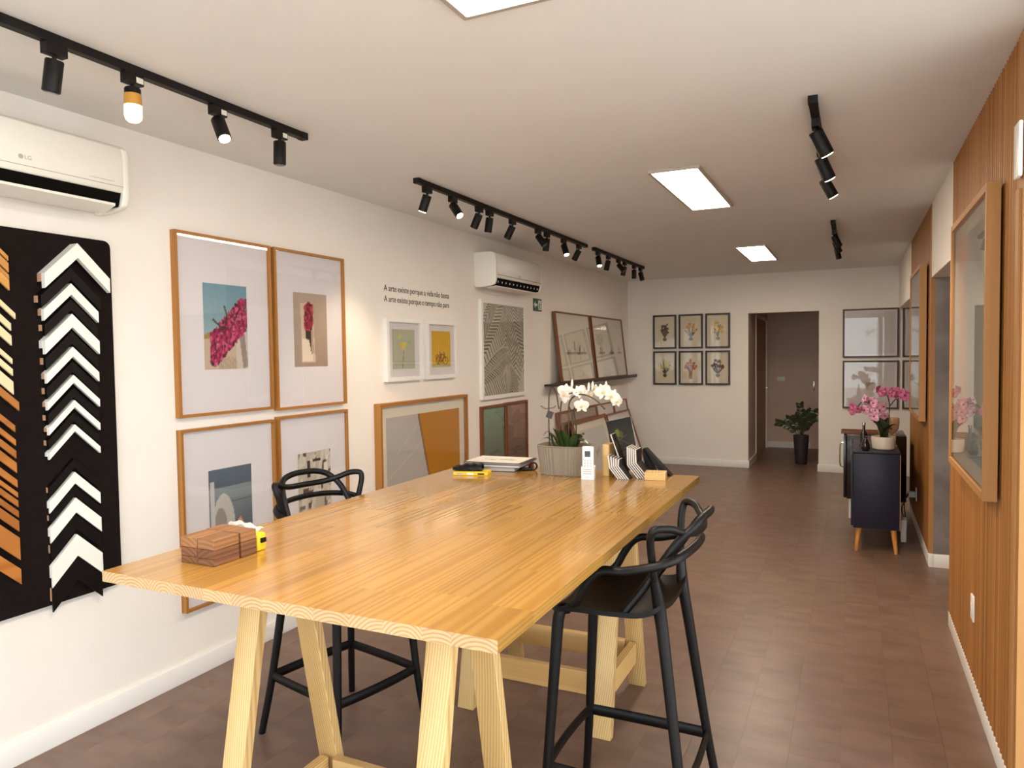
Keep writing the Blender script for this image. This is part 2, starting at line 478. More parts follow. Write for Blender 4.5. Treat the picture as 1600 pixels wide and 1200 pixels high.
# shop front glazing behind and beside the camera (daylight)
def glazing(name, p0, p1, nbay, z0, z1):
    p0 = Vector(p0); p1 = Vector(p1)
    d = (p1-p0); Ln = d.length; a = math.atan2(d.y, d.x)
    w = struct(empty(name, p0, a))
    fr = MB()
    for zz in (z0, z1):
        fr.box(0, Ln, -0.03, 0.03, zz-0.03, zz+0.03)
    for i in range(nbay+1):
        xx = Ln*i/nbay
        fr.box(max(0, xx-0.025), min(Ln, xx+0.025), -0.03, 0.03, z0+0.03, z1-0.03)
    fr.build('window_frame', M['base'], w)
    for i in range(nbay):
        MB().box(Ln*i/nbay+0.025, Ln*(i+1)/nbay-0.025, -0.003, 0.003, z0+0.03, z1-0.03).build('pane', M['glass'], w)
    return w
glazing('window_1', (-3.0, -1.2, 0), (0.60, -1.2, 0), 4, 0.03, 2.5)
glazing('window_2', (0.60, -1.2, 0), (0.60, 2.90, 0), 4, 0.03, 2.5)
struct(MB().box(-3.0, 0.66, -1.26, -1.14, 2.53, ZC).box(0.54, 0.66, -1.14, 2.93, 2.53, ZC).build('trim_2', M['wall']))
struct(MB().box(-14, 14, -16, 2.92, -0.2, -0.125).build('floor_outside', M['pavement']))

# ------------------------------------------------------------------ slat panels
sp = thing('slat_wall_panel', 'honey wood slat panel behind the large pastel artwork nearest the camera', 'wall panel', (0.53, 3.9, 0), group='slat wall panels')
MB().box(-0.011, 0.004, -0.928, 0.90, 0.085, ZC-0.002).build('backing_board', M['slat_back'], sp)
N_SL = 42
def slat_profile(y=0.0, x0=0.0075, z0=0.0):
    return [(x0-0.019*math.sin(PI*k/8)**0.8, y-0.0165*math.cos(PI*k/8), z0) for k in range(9)]
sl = MB().prism(slat_profile(), (0, 0, ZC-0.087)).mesh('slat', M['slat'], smooth=True)
for i in range(N_SL):
    yy = -0.905+1.79*i/(N_SL-1)
    place('slat', sl, sp, (-0.0185, yy, 0.085))
MB().box(-0.03, 0.004, -1.02, -0.930, 0.0, ZC-0.002).build('end_trim', M['frame_oak_pale'], sp)
MB().box(-0.038, -0.0305, -0.985, -0.935, 0.0, 2.13).build('cover_strip', M['frame_oak_pale'], sp)
sp2 = thing('slat_wall_panel', 'honey wood slat panel beside the grey cement return and navy sideboard', 'wall panel', (0.53, 7.08, 0), group='slat wall panels')
MB().box(-0.011, 0.004, -1.0, 1.015, 0.098, ZC-0.002).build('backing_board', M['slat_back'], sp2)
mb = MB()
for i in range(46):
    yy = -0.945+1.94*i/45
    mb.prism(slat_profile(yy, -0.0112, 0.098), (0, 0, ZC-0.1))
tag(mb.build('slats', M['slat'], sp2), kind='stuff')
MB().box(-0.029, 0.004, -1.018, -0.968, 0.098, ZC-0.002).build('end_trim', M['frame_oak_pale'], sp2)

# ------------------------------------------------------------------ ceiling light panels
def light_panel(x0, x1, y0, y1, label):
    t = thing('ceiling_light_panel', label, 'ceiling light', ((x0+x1)/2, (y0+y1)/2, ZC), group='rectangular ceiling light panels')
    w, l = (x1-x0)/2, (y1-y0)/2
    f = 0.018
    MB().box(-w, w, -l, -l+f, -0.014, 0).box(-w, w, l-f, l, -0.014, 0).box(-w, -w+f, -l+f, l-f, -0.014, 0).box(w-f, w, -l+f, l-f, -0.014, 0).build('rim', M['alu'], t)
    MB().box(-w+f, w-f, -l+f, l-f, -0.011, -0.002).build('diffuser', M['diffuser'], t)
light_panel(-1.10, -0.80, 0.79, 2.01, 'bright ceiling light panel above the near end of the table, cut by the top edge')
light_panel(-1.09, -0.79, 4.17, 5.41, 'bright ceiling light panel in the middle of the room')
light_panel(-1.09, -0.79, 7.54, 8.78, 'bright ceiling light panel farthest back, near the back wall')

# ------------------------------------------------------------------ track lights
can_m = MB().lathe([(0.0255, 0.0), (0.0275, 0.002), (0.0275, 0.098), (0.025, 0.102)], 20).mesh('lamp_can', M['black_metal'], smooth=True)
def spot_head(t, x, y, tilt, lit, sticker=False, fore=0.0, sc=1.0, bulb=False):
    """adapter hangs from the track; tilt > 0 leans the lamp's lower end to +x, fore > 0 towards the camera"""
    ad = MB().box(-0.016, 0.016, -0.035, 0.035, -0.036, 0.0).tube([(0, 0, -0.034), (0, 0, -0.052)], 0.007, 8).build('adapter', M['black_metal'], t, loc=(x, y, -0.030))
    if sticker:
        MB().box(0.0162, 0.0168, 0.004, 0.032, -0.030, -0.010).build('sticker', M['sticker'], ad)
    piv = Vector((x, y, -0.083))
    R = Matrix.Rotation(math.radians(-tilt), 4, 'Y') @ Matrix.Rotation(math.radians(-fore), 4, 'X')
    c = place('lamp_can', can_m, t, piv)
    # can runs from 20 mm above the pivot down to 80 mm below it
    mat = Matrix.Translation(piv) @ R @ Matrix.Translation((0, 0, -0.098*sc)) @ Matrix.Diagonal((sc, sc, sc, 1))
    c.matrix_local = mat
    lens = MB().lathe([(0.022, -0.003), (0.022, 0.0005)], 18).build('lens', M['lens_on'] if lit else M['lens_off'], c)
    if bulb:  # shells added over the can to imitate its lens glare
        MB().lathe([(0.004, -0.020), (0.018, -0.017), (0.027, -0.008), (0.0295, 0.004), (0.0295, 0.040)], 18).build('lens_glare', M['bulb'], c, smooth=True)
        MB().lathe([(0.0295, 0.0401), (0.0292, 0.070), (0.0283, 0.080)], 18).build('amber_glare', M['glare_top'], c, smooth=True)
    return mat

def track(label, x, y0, y1, heads, grp='ceiling spotlight tracks'):
    t = thing('spotlight_track', label, 'track light', (x, (y0+y1)/2, ZC), group=grp)
    h = (y1-y0)/2
    MB().box(-0.0175, 0.0175, -h, h, -0.030, 0.0).build('rail', M['black_metal'], t, bevel=0.002, seg=1)
    for e in (h-0.03, -h-0.004):
        MB().box(-0.019, 0.019, e, e+0.034, -0.031, 0.0).build('end_cap', M['black_metal'], t)
    for hd in heads:
        yy, tilt, lit = hd[:3]
        kw = hd[3] if len(hd) > 3 else {}
        mt = spot_head(t, 0, yy-(y0+y1)/2, tilt, lit, **kw)
        if lit:
            ld = bpy.data.lights.new('spot_beam', 'SPOT')
            ld.energy = SPOT_W; ld.color = (1.0, 0.80, 0.55); ld.spot_size = math.radians(70); ld.spot_blend = 0.8; ld.shadow_soft_size = 0.02
            lo = bpy.data.objects.new('spot_beam', ld); COL.objects.link(lo); lo.parent = t
            lo.matrix_local = mt @ Matrix.Translation((0, 0, -0.012))
    return t
SPOT_W = 16.0
track('black spotlight track above the nearest air conditioner, with four spotlights', -2.345, 1.12, 2.70,
      [(1.52, -14, False), (1.80, 0, True, dict(sticker=True, bulb=True)), (2.185, 30, True, dict(sticker=True, fore=8)), (2.535, -2, False, dict(sticker=True))])
track('black spotlight track above the middle of the left wall, with nine spotlights', -2.345, 3.66, 6.65,
      [(3.78, -22, True), (4.09, 38, True, dict(fore=10)), (4.45, -26, False), (4.61, -9, False), (4.99, -30, False), (5.48, 36, False), (5.67, -8, False), (6.06, 22, True, dict(fore=14)), (6.45, -30, False)])
track('black spotlight track nearest the back wall on the left, with six spotlights', -2.335, 6.85, 8.70,
      [(6.98, 16, True, dict(fore=16)), (7.32, -14, False), (7.68, 40, False), (7.92, -14, False), (8.30, 0, False), (8.58, 14, False)])
track('short black spotlight track on the right with three lit spotlights', -0.16, 3.27, 4.75,
      [(3.52, 26, True, dict(fore=-20, sc=1.15)), (4.02, 24, True, dict(fore=-20, sc=1.15)), (4.52, 28, True, dict(fore=-18, sc=1.1))])
track('small far black spotlight track on the right near the beam', -0.16, 6.43, 8.0,
      [(6.78, 26, False, dict(fore=-18)), (7.15, 22, False, dict(fore=-18)), (7.62, 14, False, dict(fore=-10))])

# ------------------------------------------------------------------ air conditioners
def text_mesh(body, size, ext=0.0006, align='LEFT'):
    cu = bpy.data.curves.new('lettering', 'FONT')
    cu.body = body; cu.size = size; cu.extrude = ext; cu.align_x = align
    o = bpy.data.objects.new('lettering', cu)
    COL.objects.link(o)
    dg = bpy.context.evaluated_depsgraph_get()
    me = bpy.data.meshes.new_from_object(o.evaluated_get(dg))
    bpy.data.objects.remove(o); bpy.data.curves.remove(cu)
    return me
def text_part(name, body, size, mat, parent, loc, width=None, ext=0.0006, rot=(PI/2, 0, 0)):
    me = text_mesh(body, size, ext)
    me.materials.clear(); me.materials.append(mat)
    o = place(name, me, parent, loc, rot)
    if width:
        xs = [v.co.x for v in me.vertices]
        o.scale = (width/(max(xs)-min(xs)), 1, 1)
    return o

# local frame: X along the wall as seen, -Y out of the wall, Z up
def air_conditioner(loc, w, h, d, label, open_flap, louvres):
    t = thing('air_conditioner', label, 'air conditioner', loc, PI/2, group='wall split air conditioners')
    hw = w/2
    # body profile in (y out, z)
    prof = [(0, 0.02), (0, h), (-d*0.78, h), (-d*0.95, h-0.018), (-d, h-0.06), (-d, 0.100), (-d*0.96, 0.085)]
    cav = [(-d*0.62, 0.070), (-d*0.42, 0.02)]
    full = prof+cav
    MB().prism([(-hw+0.03, y, z) for y, z in full], (w-0.06, 0, 0)).build('body', M['ac_white'], t, bevel=0.004)
    endp = prof[:-1]+[(-d*0.985, 0.06), (-d*0.93, 0.030), (-d*0.80, 0.018), (-d*0.5, 0.010), (-0.02, 0.006)]
    for sx in (-hw, hw-0.03):
        MB().prism([(sx, y, z) for y, z in endp], (0.03, 0, 0)).build('end_cap', M['ac_white'], t, bevel=0.006)
    MB().prism([(-hw+0.035, y, z) for y, z in [(-d*0.945, 0.0835), (-d*0.62, 0.0695), (-d*0.50, 0.024), (-d*0.86, 0.028)]], (w-0.07, 0, 0)).build('vent_slot', M['ac_dark'], t)
    MB().box(-hw+0.03, hw-0.03, -d-0.0008, -d+0.002, 0.108, 0.1095 if open_flap else 0.1125).build('panel_seam', M['ac_gap'], t)
    # flap
    if open_flap:
        MB().hexa([(-hw+0.04, -d*0.93, 0.028), (hw-0.06, -d*0.93, 0.028), (hw-0.06, -d*0.55, 0.0), (-hw+0.04, -d*0.55, 0.0)],
                  [(-hw+0.04, -d*0.935, 0.038), (hw-0.06, -d*0.935, 0.038), (hw-0.06, -d*0.55, 0.008), (-hw+0.04, -d*0.55, 0.008)]).build('flap', M['ac_white'], t)
    else:
        MB().hexa([(-hw+0.05, -d*0.86, 0.012), (hw-0.05, -d*0.86, 0.012), (hw-0.05, -d*0.5, -0.004), (-hw+0.05, -d*0.5, -0.004)],
                  [(-hw+0.05, -d*0.865, 0.019), (hw-0.05, -d*0.865, 0.019), (hw-0.05, -d*0.5, 0.003), (-hw+0.05, -d*0.5, 0.003)]).build('flap', M['ac_white'], t)
    for i in range(louvres):
        xx = -hw+0.08+(w-0.16)*i/(louvres-1)
        MB().bar((xx, -d*0.91, 0.062), (xx+0.012, -d*0.62, 0.040), 0.006, 0.030).build('louvre', M['ac_white' if not open_flap else 'ac_dark'], t)
    lg = MB().lathe([(0.009, 0), (0.009, 0.0012)], 16)
    lg.move(Matrix.Rotation(PI/2, 4, 'X'))
    ox = 0.0 if open_flap else -0.02
    lg.build('logo_disc', M['ac_grey'], t, loc=(ox-0.016, -d-0.0002, 0.140 if open_flap else 0.128))
    text_part('logo_letters', 'LG', 0.022, M['ac_grey'], t, (ox-0.003, -d-0.0004, 0.133 if open_flap else 0.121))
    MB().box(hw-0.18, hw-0.07, -d-0.0006, -d+0.001, 0.124, 0.126).build('badge_print', M['ac_grey'], t)
    return t
a = air_conditioner((-3.0, 1.69, 2.222), 0.86, 0.29, 0.2, 'white split air conditioner above the black moulding board, flap open', True, 5)
b = air_conditioner((-3.0, 6.09, 2.185), 1.02, 0.31, 0.215, 'white split air conditioner above the palm leaf print', False, 12)

# ================================================================== PRINTS
class Cv:
    """small colour field written to the vertices of a print; u to the right, v up, both 0..1"""
    def __init__(s, w, h, rgb):
        s.w, s.h = w, h
        s.a = np.zeros((h, w, 3)); s.a[:] = rgb
        s.U, s.V = np.meshgrid((np.arange(w))/(w-1), (np.arange(h))/(h-1))
        s.asp = 1.0
    def mix(s, mask, rgb, k=1.0):
        mk = (np.asarray(mask, float)*k)[..., None]
        s.a = s.a*(1-mk)+np.array(rgb, float)*mk
        return s
    def rect(s, u0, u1, v0, v1, rgb, k=1.0):
        return s.mix((s.U >= u0) & (s.U <= u1) & (s.V >= v0) & (s.V <= v1), rgb, k)
    def disc(s, u, v, r, rgb, k=1.0, ry=None):
        ry = ry or r
        return s.mix(((s.U-u)/r)**2+((s.V-v)/ry)**2 <= 1, rgb, k)
    def grad(s, v0, v1, c0, c1, u0=0, u1=1):
        t = np.clip((s.V-v0)/(v1-v0), 0, 1)[..., None]
        c = np.array(c0)*(1-t)+np.array(c1)*t
        mk = ((s.U >= u0) & (s.U <= u1) & (s.V >= v0) & (s.V <= v1))[..., None]
        s.a = np.where(mk, c, s.a); return s
    def poly(s, pts, rgb, k=1.0):
        ins = np.zeros_like(s.U, bool)
        n = len(pts)
        for i in range(n):
            x1, y1 = pts[i]; x2, y2 = pts[(i+1) % n]
            if y1 == y2: continue
            c = ((s.V < y1) != (s.V < y2)) & (s.U < (x2-x1)*(s.V-y1)/(y2-y1)+x1)
            ins ^= c
        return s.mix(ins, rgb, k)
    def line(s, p, q, wd, rgb, k=1.0):
        p = np.array(p, float); q = np.array(q, float); d = q-p
        L2 = (d**2).sum()+1e-9
        t = np.clip(((s.U-p[0])*d[0]+(s.V-p[1])*d[1])/L2, 0, 1)
        ds = np.hypot(s.U-p[0]-t*d[0], s.V-p[1]-t*d[1])
        return s.mix(np.clip(1.5-ds/wd, 0, 1), rgb, k)
    def speck(s, n, box, r, cols, rng, k=1.0, inside=None):
        for _ in range(n):
            u = rng.uniform(box[0], box[1]); v = rng.uniform(box[2], box[3])
            if inside and not inside(u, v): continue
            s.disc(u, v, r*rng.uniform(0.6, 1.3), cols[rng.randrange(len(cols))], k)
        return s
    def grain(s, amp, seed=1):
        r = np.random.RandomState(seed)
        s.a = np.clip(s.a+r.uniform(-amp, amp, s.a.shape[:2])[..., None], 0, 255); return s

def print_mesh(cv, w, h):
    nx, ny = cv.w, cv.h
    me = bpy.data.meshes.new('print')
    X, Z = np.meshgrid(np.linspace(-w/2, w/2, nx), np.linspace(0, h, ny))
    vs = np.stack([X.ravel(), np.zeros(nx*ny), Z.ravel()], 1)
    fs = [(j*nx+i, j*nx+i+1, (j+1)*nx+i+1, (j+1)*nx+i) for j in range(ny-1) for i in range(nx-1)]
    me.from_pydata(vs.tolist(), [], fs)
    at = me.color_attributes.new('ink', 'FLOAT_COLOR', 'POINT')
    c = cv.a/255.0
    c = np.where(c <= 0.04045, c/12.92, ((c+0.055)/1.055)**2.4)
    col = np.ones((nx*ny, 4), np.float32); col[:, :3] = c.reshape(-1, 3)
    at.data.foreach_set('color', col.ravel())
    me.materials.append(M['print'])
    return me

def frame_mesh(w, h, fw, fd, mat):
    mb = MB()
    o = [(-w/2, 0), (w/2, 0), (w/2, h), (-w/2, h)]
    i = [(-w/2+fw, fw), (w/2-fw, fw), (w/2-fw, h-fw), (-w/2+fw, h-fw)]
    for k in range(4):
        l = (k+1) % 4
        q = [o[k], o[l], i[l], i[k]]
        mb.hexa([(a_, -fd, b_) for a_, b_ in q], [(a_, 0, b_) for a_, b_ in q])
    return mb.mesh('frame', mat)

def picture(name, label, loc, rz, w, h, fw, fd, fmat, cv=None, pw=None, ph=None, pz=None, px=0.0, mat=None, group=None, rx=0.0, cat='picture frame', inset=0.45, slips=None):
    t = thing(name, label, cat, loc, rz, group, rx)
    place('frame', frame_mesh(w, h, fw, fd, fmat), t)
    yb = -fd*inset
    MB().box(-w/2+fw*0.6, w/2-fw*0.6, yb, yb+0.004, fw*0.6, h-fw*0.6).build('mat_board', mat or M['matboard'], t)
    if cv is not None:
        pz = (h-ph)/2 if pz is None else pz
        # bevelled window edge of the mat
        place('print', print_mesh(cv, pw, ph), t, (px, yb-0.0012, pz))
    MB().box(-w/2+fw*0.7, w/2-fw*0.7, -fd+0.005, -fd+0.007, fw*0.7, h-fw*0.7).build('glass_pane', M['glass'], t)
    return t

rng = random.Random(11)
# bougainvillea over a white wall under a blue sky
def cv_bougain():
    c = Cv(60, 92, (122, 158, 170)); c.grad(0, 1, (170, 186, 182), (112, 150, 166))
    c.poly([(0, .40), (.12, .44), (.28, .42), (.28, .3), (0, .3)], (166, 138, 66))
    c.rect(0, .78, 0, .36, (196, 176, 152)); c.grain(5, 2)
    c.poly([(.70, .42), (1, .47), (1, 0), (.74, 0)], (206, 192, 178))
    c.poly([(.80, .40), (.93, .42), (1, .03), (.88, 0)], (150, 134, 128))
    for k in range(14):
        u = .3+.03*k; c.line((u, .12+.01*(k % 3)), (u+.02, 0), .006, (160, 138, 118))
    cols = [(158, 38, 82), (186, 54, 100), (122, 26, 58), (204, 88, 128), (84, 36, 44), (170, 44, 90)]
    def ins(u, v):
        return abs(v-(.10+.62*u)) < .22 and not (u > .76 and v < .38) and v > .05
    c.speck(1500, (.14, 1, .04, .84), .024, cols, rng, 1, ins)
    for p, q in (((.40, .48), (.22, .58)), ((.54, .60), (.46, .74)), ((.93, .70), (.99, .84))):
        c.line(p, q, .010, (58, 66, 50))
        for k in range(7):
            t = k/6; c.disc(p[0]+(q[0]-p[0])*t+rng.uniform(-.02, .02), p[1]+(q[1]-p[1])*t, .016, (60, 66, 44))
    return c
def cv_arch():
    c = Cv(50, 76, (178, 158, 140)); c.grad(0, 1, (164, 140, 126), (182, 164, 146))
    c.poly([(.2, .86), (.55, .88), (.62, .06), (.22, .06)], (206, 188, 164)); c.rect(.24, .55, .08, .38, (226, 212, 190))
    c.poly([(.32, .84), (.54, .84), (.56, .18), (.50, .17), (.44, .36), (.34, .38)], (52, 44, 50))
    c.speck(150, (.33, .55, .52, .84), .035, [(150, 40, 60), (182, 70, 86), (110, 24, 40)], rng)
    c.poly([(.50, .50), (.56, .50), (.58, .18), (.50, .18)], (176, 150, 130))
    return c
def cv_terrace():
    c = Cv(54, 84, (110, 118, 130)); c.grad(0, 1, (74, 82, 100), (92, 104, 116)); c.grad(.6, .78, (120, 130, 136), (134, 144, 146))
    c.grad(0, .58, (66, 74, 92), (118, 128, 134))
    c.disc(.32, .30, .26, (190, 186, 178), 1, .40); c.rect(.06, .56, 0, .30, (190, 186, 178)); c.disc(.25, .34, .14, (148, 140, 134), 1, .20)
    c.rect(.02, .12, 0, .86, (196, 192, 188))
    for k in range(4): c.line((.22, .06+.07*k), (.46, .10+.07*k), .012, (70, 62, 60))
    c.disc(.70, .30, .075, (206, 150, 108), 1, .06); c.disc(.70, .345, .035, (206, 150, 108))
    c.rect(.45, 1, 0, .045, (186, 178, 172))
    return c
def cv_village():
    c = Cv(54, 84, (192, 180, 164))
    for _ in range(70):
        u, v = rng.uniform(0, 1), rng.uniform(0, 1); a_ = rng.uniform(-.3, .3)
        w_, h_ = rng.uniform(.04, .2), rng.uniform(.03, .14)
        g = rng.choice([(214, 204, 190), (166, 150, 136), (204, 194, 178), (120, 104, 94), (226, 218, 206), (86, 70, 62)])
        c.poly([(u, v), (u+w_, v+a_*w_), (u+w_+a_*h_, v+h_), (u-a_*h_, v+h_*.9)], g)
    c.line((.4, .2), (.75, .95), .05, (212, 204, 190)); c.rect(.28, .36, .66, .88, (62, 46, 40)); c.rect(.44, .68, .86, .9, (60, 46, 40))
    return c
def cv_flower():
    c = Cv(44, 60, (184, 184, 160)); c.grain(3, 4)
    c.line((.44, .04), (.50, .55), .008, (70, 62, 40))
    for (u, v, r, col) in ((.46, .60, .11, (226, 196, 70)), (.36, .62, .08, (222, 190, 60)), (.56, .64, .09, (228, 202, 90)), (.48, .52, .08, (230, 200, 110)), (.34, .84, .08, (206, 206, 96)), (.30, .78, .06, (214, 212, 104)), (.78, .70, .05, (158, 182, 72)), (.72, .67, .04, (140, 170, 70))):
        c.disc(u, v, r, col, .75, r*.6)
    return c
def cv_bike():
    c = Cv(50, 64, (226, 178, 26))
    for k in range(9): c.line((.06+.11*k, .22), (.06+.11*k, 1), .012, (198, 148, 14), .8)
    c.rect(0, 1, 0, .08, (196, 178, 120))
    for u in (.35, .72):
        for k in range(26):
            t = k/26*2*PI; c.disc(u+.13*math.cos(t), .18+.10*math.sin(t), .014, (84, 56, 20))
    for p, q in (((.35, .18), (.45, .36)), ((.45, .36), (.66, .34)), ((.66, .34), (.72, .18)), ((.45, .36), (.54, .16)), ((.54, .16), (.66, .34)), ((.66, .34), (.64, .42)), ((.44, .36), (.42, .42))):
        c.line(p, q, .014, (74, 46, 18))
    c.speck(50, (.2, .6, .10, .36), .02, [(150, 70, 40), (110, 60, 30), (180, 110, 50)], rng)
    return c
def cv_abstract():
    c = Cv(80, 70, (188, 180, 172))
    c.poly([(.40, 1.01), (1.01, 1.01), (1.01, -.01), (.60, -.01)], (188, 124, 8)); c.line((.40, 1), (.60, 0), .006, (60, 40, 20))
    c.line((0, .38), (.45, .70), .004, (206, 200, 194)); c.line((0, .30), (.3, .12), .004, (168, 158, 152)); c.line((.1, .6), (.4, .9), .003, (204, 198, 192))
    return c
def cv_palm():
    c = Cv(150, 210, (214, 206, 190))
    def frond(P, span, fall, base, step=.020):
        # P: rib points; leaflets leave the rib on both sides and droop along `fall`
        R_ = catmull([(p[0], p[1], 0) for p in P], 8)
        for k in range(len(R_)-2, 0, -1):
            d = (R_[k+1]-R_[k-1]).normalized(); n = Vector((-d.y, d.x, 0)); t = k/len(R_)
            for s_ in (-1, 1):
                l_ = span*math.sin(PI*(.12+.80*t))
                e1 = R_[k]+(n*s_*.62+d*.55)*l_*.45
                e2 = e1+(n*s_*.5+d*.55+Vector((fall[0], fall[1], 0)))*l_*.5
                for wd, col in ((.020, (218, 210, 195)), (.0088, rng.choice([(112, 106, 82), (130, 122, 98), (100, 94, 72)]))):
                    c.line(R_[k][:2], e1[:2], wd, col); c.line(e1[:2], e2[:2], wd*.8, col)
    frond([(.55, -.2), (.62, .2), (.68, .62), (.66, 1.0), (.60, 1.3)], .55, (0, -.9), 0)
    frond([(-.25, .25), (.02, .58), (.25, .86), (.45, 1.15)], .50, (-.3, -.8), 0)
    frond([(1.25, .2), (1.0, .55), (.85, .9), (.82, 1.2)], .42, (.2, -.9), 0)
    frond([(-.2, .12), (.10, .24), (.36, .36), (.58, .46)], .42, (.1, -.9), 0)
    frond([(.35, -.2), (.55, -.02), (.62, .15), (.60, .30)], .34, (0, -.8), 0)
    return c
def cv_sea(top, bot, dark):
    c = Cv(30, 50, top); c.grad(0, 1, bot, top)
    r2 = random.Random(sum(dark))
    for k in range(34): c.line((r2.uniform(0, .7), .02+.012*k), (r2.uniform(.3, 1), .02+.012*k+.01), .006, dark, .35)
    c.speck(30, (.15, .6, .1, .22), .03, [dark], r2, .6)
    return c
def cv_botanic(i):
    c = Cv(40, 58, (216, 202, 176)); r2 = random.Random(40+i)
    G = [(70, 62, 28), (90, 82, 36), (54, 48, 24)]
    F = [[(70, 46, 26), (92, 62, 36)], [(196, 140, 70), (206, 170, 120)], [(190, 150, 40), (210, 172, 60)], [(196, 178, 70), (206, 190, 100)], [(176, 120, 46), (170, 80, 30)], [(74, 52, 40), (96, 74, 60)]][i]
    cx = .5
    for k in range(9):
        a_ = r2.uniform(-1.0, 1.0); l_ = r2.uniform(.22, .40)
        c.line((cx, .30), (cx+math.sin(a_)*l_, .28+math.cos(a_)*l_*1.15), .022, r2.choice(G))
    for k in range(14):
        a_ = r2.uniform(-1.1, 1.1); l_ = r2.uniform(.2, .42)
        c.disc(cx+math.sin(a_)*l_*.85, .32+math.cos(a_)*l_*1.1, r2.uniform(.045, .09), r2.choice(F), 1, r2.uniform(.03, .06))
    if i == 4: c.rect(.40, .58, .12, .42, (150, 104, 54))
    else: c.disc(.5, .24, .10, r2.choice(G), 1, .06)
    return c
def cv_sketch(i):
    c = Cv(60, 50, (222, 214, 200)); r2 = random.Random(90+i)
    for k in range(6):
        u = r2.uniform(.1, .9); c.line((u, .40), (u+.01, .40+r2.uniform(.04, .2)), .008, (60, 46, 34))
        c.line((u-.06, .40), (u+.08, .40), .010, (84, 66, 48))
        c.line((u, .38), (u, .30), .01, (184, 170, 148), .6)
    return c
def cv_pastel():
    c = Cv(60, 80, (222, 206, 178)); c.rect(.0, 1, 0, 1, (214, 204, 186))
    c.mix(np.clip(1.4-np.abs(c.U-.22-.10*np.sin(c.V*4))/.16, 0, 1), (224, 184, 160), .9)
    c.mix(np.clip(1.3-np.abs(c.U-.62+.18*(c.V-.5))/.26, 0, 1), (168, 178, 176), .95)
    c.mix(np.clip(1.3-((c.U-.5)/.24)**2-((c.V-.84)/.16)**2, 0, 1), (160, 158, 158), .8)
    c.mix(np.clip(1.3-((c.U-.28)/.2)**2-((c.V-.93)/.08)**2, 0, 1), (222, 160, 138), .7)
    return c

WL = XL   # left wall plane
def on_left(name, label, y0, y1, z0, z1, fw, fd, fmat, **k):
    return picture(name, label, (WL, (y0+y1)/2, z0), PI/2, y1-y0, z1-z0, fw, fd, fmat, **k)
g4 = 'four large oak framed photographs in a square'
on_left('framed_photograph', 'oak framed photograph of pink bougainvillea under a blue sky', 2.477, 3.112, 1.312, 2.229, .014, .034, M['frame_oak'], cv=cv_bougain(), pw=.292, ph=.443, pz=.233, group=g4)
on_left('framed_photograph', 'oak framed photograph of red flowers seen through a narrow wall niche', 3.140, 3.760, 1.300, 2.229, .014, .034, M['frame_oak'], cv=cv_arch(), pw=.296, ph=.443, pz=.245, group=g4)
on_left('framed_photograph', 'oak framed photograph of a white stair and orange pot against grey sea', 2.477, 3.112, .345, 1.252, .014, .034, M['frame_oak'], cv=cv_terrace(), pw=.290, ph=.443, pz=.238, group=g4)
on_left('framed_photograph', 'oak framed photograph of white village houses behind the left stool', 3.140, 3.765, .345, 1.262, .014, .034, M['frame_oak'], cv=cv_village(), pw=.296, ph=.443, pz=.238, group=g4)
on_left('framed_print', 'white framed print of a yellow flower on grey green', 4.215, 4.682, 1.420, 1.876, .030, .034, M['frame_white'], cv=cv_flower(), pw=.29, ph=.288, pz=.088, px=.0, group='pair of small white framed prints')
on_left('framed_print', 'white framed print of a bicycle against a yellow wall', 4.745, 5.215, 1.420, 1.876, .030, .034, M['frame_white'], cv=cv_bike(), pw=.288, ph=.286, pz=.09, group='pair of small white framed prints')
on_left('framed_artwork', 'large oak framed abstract print in grey and mustard yellow', 4.09, 5.335, .36, 1.272, .022, .055, M['frame_oak'], cv=cv_abstract(), pw=1.04, ph=.72, pz=.085, mat=M['paper'])
on_left('framed_print', 'white framed grey palm leaf print under the far air conditioner', 5.655, 6.60, 1.20, 2.10, .034, .03, M['frame_white'], cv=cv_palm(), pw=.875, ph=.83, inset=.7)
on_left('framed_photograph', 'brown framed misty green sea photograph below the palm print', 5.64, 6.125, .40, 1.143, .020, .035, M['frame_brown'], cv=cv_sea((150, 172, 152), (112, 112, 98), (70, 66, 58)), pw=.445, ph=.70, pz=.02, group='pair of brown framed photographs below the palm print')
on_left('framed_photograph', 'brown framed dusky rose landscape photograph below the palm print', 6.130, 6.62, .40, 1.146, .020, .035, M['frame_brown'], cv=cv_sea((176, 142, 126), (110, 92, 78), (72, 56, 44)), pw=.45, ph=.70, pz=.02, group='pair of brown framed photographs below the palm print')

# lettering on the wall
for body, z, lab in (('A arte existe porque a vida n\u00e3o basta', 2.066, 'upper line of dark lettering on the left wall, ending in basta'),
                     ('A arte existe porque o tempo n\u00e3o para', 1.990, 'lower line of dark lettering on the left wall, ending in para')):
    me = text_mesh(body, 0.062, 0.0005)
    xs = [v.co.x for v in me.vertices]; s_ = 0.935/(max(xs)-min(xs))
    o = empty('wall_lettering', (WL+0.0012, 4.235, z), PI/2); o.rotation_euler = (PI/2, 0, PI/2)
    spc = text_mesh('A A', 0.062); ax = [v.co.x for v in text_mesh('A', 0.062).vertices]
    gap = max(v.co.x for v in spc.vertices)-min(v.co.x for v in spc.vertices)-2*(max(ax)-min(ax))
    cur = 0.0
    for wd in body.split():
        wm = text_mesh(wd, 0.062, 0.0005); wm.materials.clear(); wm.materials.append(M['ink'])
        wx = [v.co.x for v in wm.vertices]
        wo = place('word', wm, o, (cur-min(wx)*s_, 0, 0)); wo.scale = (s_, 1, 1)
        cur += (max(wx)-min(wx)+gap)*s_
    tag(o, lab, 'lettering', 'two lines of wall lettering')

